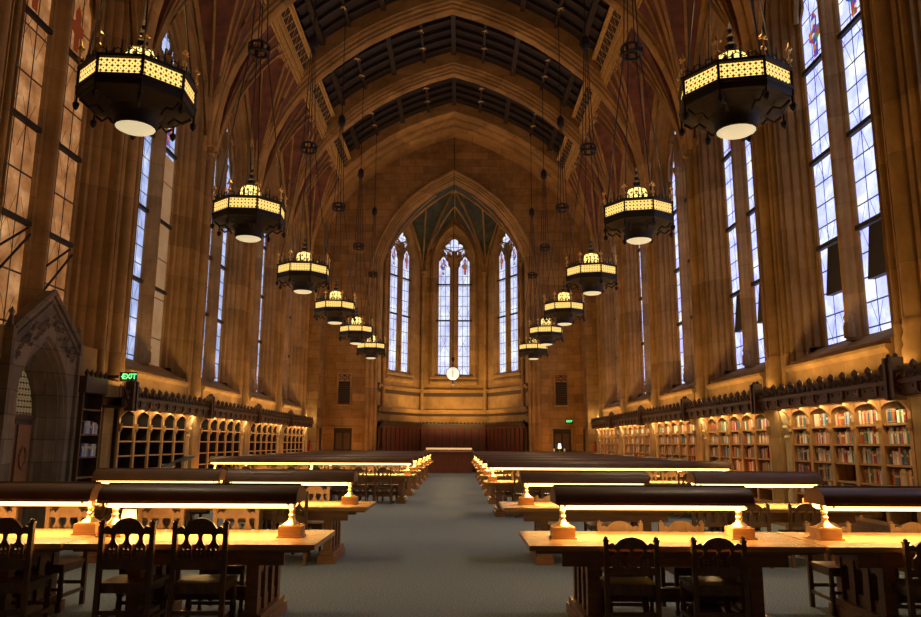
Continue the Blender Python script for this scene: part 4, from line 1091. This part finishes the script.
# ------------------------------------------------------------------ lights
def area(name,loc,rot,sx,sy,power,col,parent=None):
    l=bpy.data.lights.new(name,'AREA'); l.shape='RECTANGLE'; l.size=sx; l.size_y=sy; l.energy=power; l.color=col
    o=bpy.data.objects.new(name,l); C.objects.link(o); o.location=loc; o.rotation_euler=rot; return o
def point(name,loc,power,col,r=.1):
    l=bpy.data.lights.new(name,'POINT'); l.energy=power; l.color=col; l.shadow_soft_size=r
    o=bpy.data.objects.new(name,l); C.objects.link(o); o.location=loc; return o
WARM=(1,.58,.20); WARM2=(1,.72,.34)
K=dict(corn=42,shelf=34,lampup=26,lampdn=30,apse=50,down=140,end=60)
for side in (1,-1):
    for k in range(0,6):
        if side==-1 and k==0: continue
        if side==-1 and k==1: continue
        # strip along the top of the cornice washing the wall upwards
        area('cornice_uplight',(side*7.02,CY[k],2.80),(PI,side*-.22,0),.10,4.6,K['corn'],WARM)
        area('shelf_light',(side*6.90,CY[k]+.28,2.345),(0,side*-.75,0),.06,4.75,K['shelf'],WARM2)
    for k in range(0,6):
        point('chandelier_uplight',(side*3.8,8.9+B*k,7.3),K['lampup'],WARM,.25)
for side in (1,-1):
    for k in range(6):
        l=bpy.data.lights.new('chandelier_downlight','SPOT'); l.energy=K['down']; l.color=(1,.80,.52); l.spot_size=math.radians(125); l.spot_blend=.8; l.shadow_soft_size=.2
        o=bpy.data.objects.new('chandelier_downlight',l); C.objects.link(o); o.location=(side*3.8,8.9+B*k,5.44)
area('apse_uplight',(0,43.2,2.9),(PI-.45,0,0),3.4,.3,K['apse']*2,WARM)
area('apse_uplight',(-1.9,42.2,2.9),(PI,.45,0),.3,2.2,K['apse']*1.3,WARM)
area('apse_uplight',(1.9,42.2,2.9),(PI,-.45,0),.3,2.2,K['apse']*1.3,WARM)
point('globe_light',(0,YEND-.2,4.55),45,(1,.85,.6),.12)
for sg in(-1,1): point('end_wall_sconce',(sg*7.0,37.4,2.9),14,WARM2,.06)
w=bpy.data.worlds.new('World'); sc.world=w; w.use_nodes=True
w.node_tree.nodes['Background'].inputs[0].default_value=(.10,.09,.10,1); w.node_tree.nodes['Background'].inputs[1].default_value=.15
# ------------------------------------------------------------------ camera
cd=bpy.data.cameras.new('Camera'); cam=bpy.data.objects.new('Camera',cd); C.objects.link(cam); sc.camera=cam
cd.sensor_width=36; cd.sensor_fit='HORIZONTAL'; cd.lens=747.07/921*36; cd.clip_start=.05; cd.clip_end=200
P,YW,RL=.1784,.0021,-.0047
def invdir(v):
    x,y,z=v
    c,s=cos(RL),sin(RL); x,z=c*x+s*z,-s*x+c*z
    c,s=cos(P),sin(P); y,z=c*y-s*z,s*y+c*z
    c,s=cos(YW),sin(YW); x,y=c*x+s*y,-s*x+c*y
    return Vector((x,y,z))
rx=invdir((1,0,0)); ry=invdir((0,0,1)); rz=-invdir((0,1,0))
mw=Matrix.Identity(4)
for i in range(3): mw[i][0]=rx[i]; mw[i][1]=ry[i]; mw[i][2]=rz[i]
mw.translation=Vector((.3019,0,1.65)); cam.matrix_world=mw
vs=sc.view_settings; vs.view_transform='Standard'; vs.look='None'; vs.gamma=1; vs.exposure=0; vs.use_curve_mapping=False
sc.cycles.max_bounces=6; sc.cycles.diffuse_bounces=3; sc.cycles.sample_clamp_indirect=6
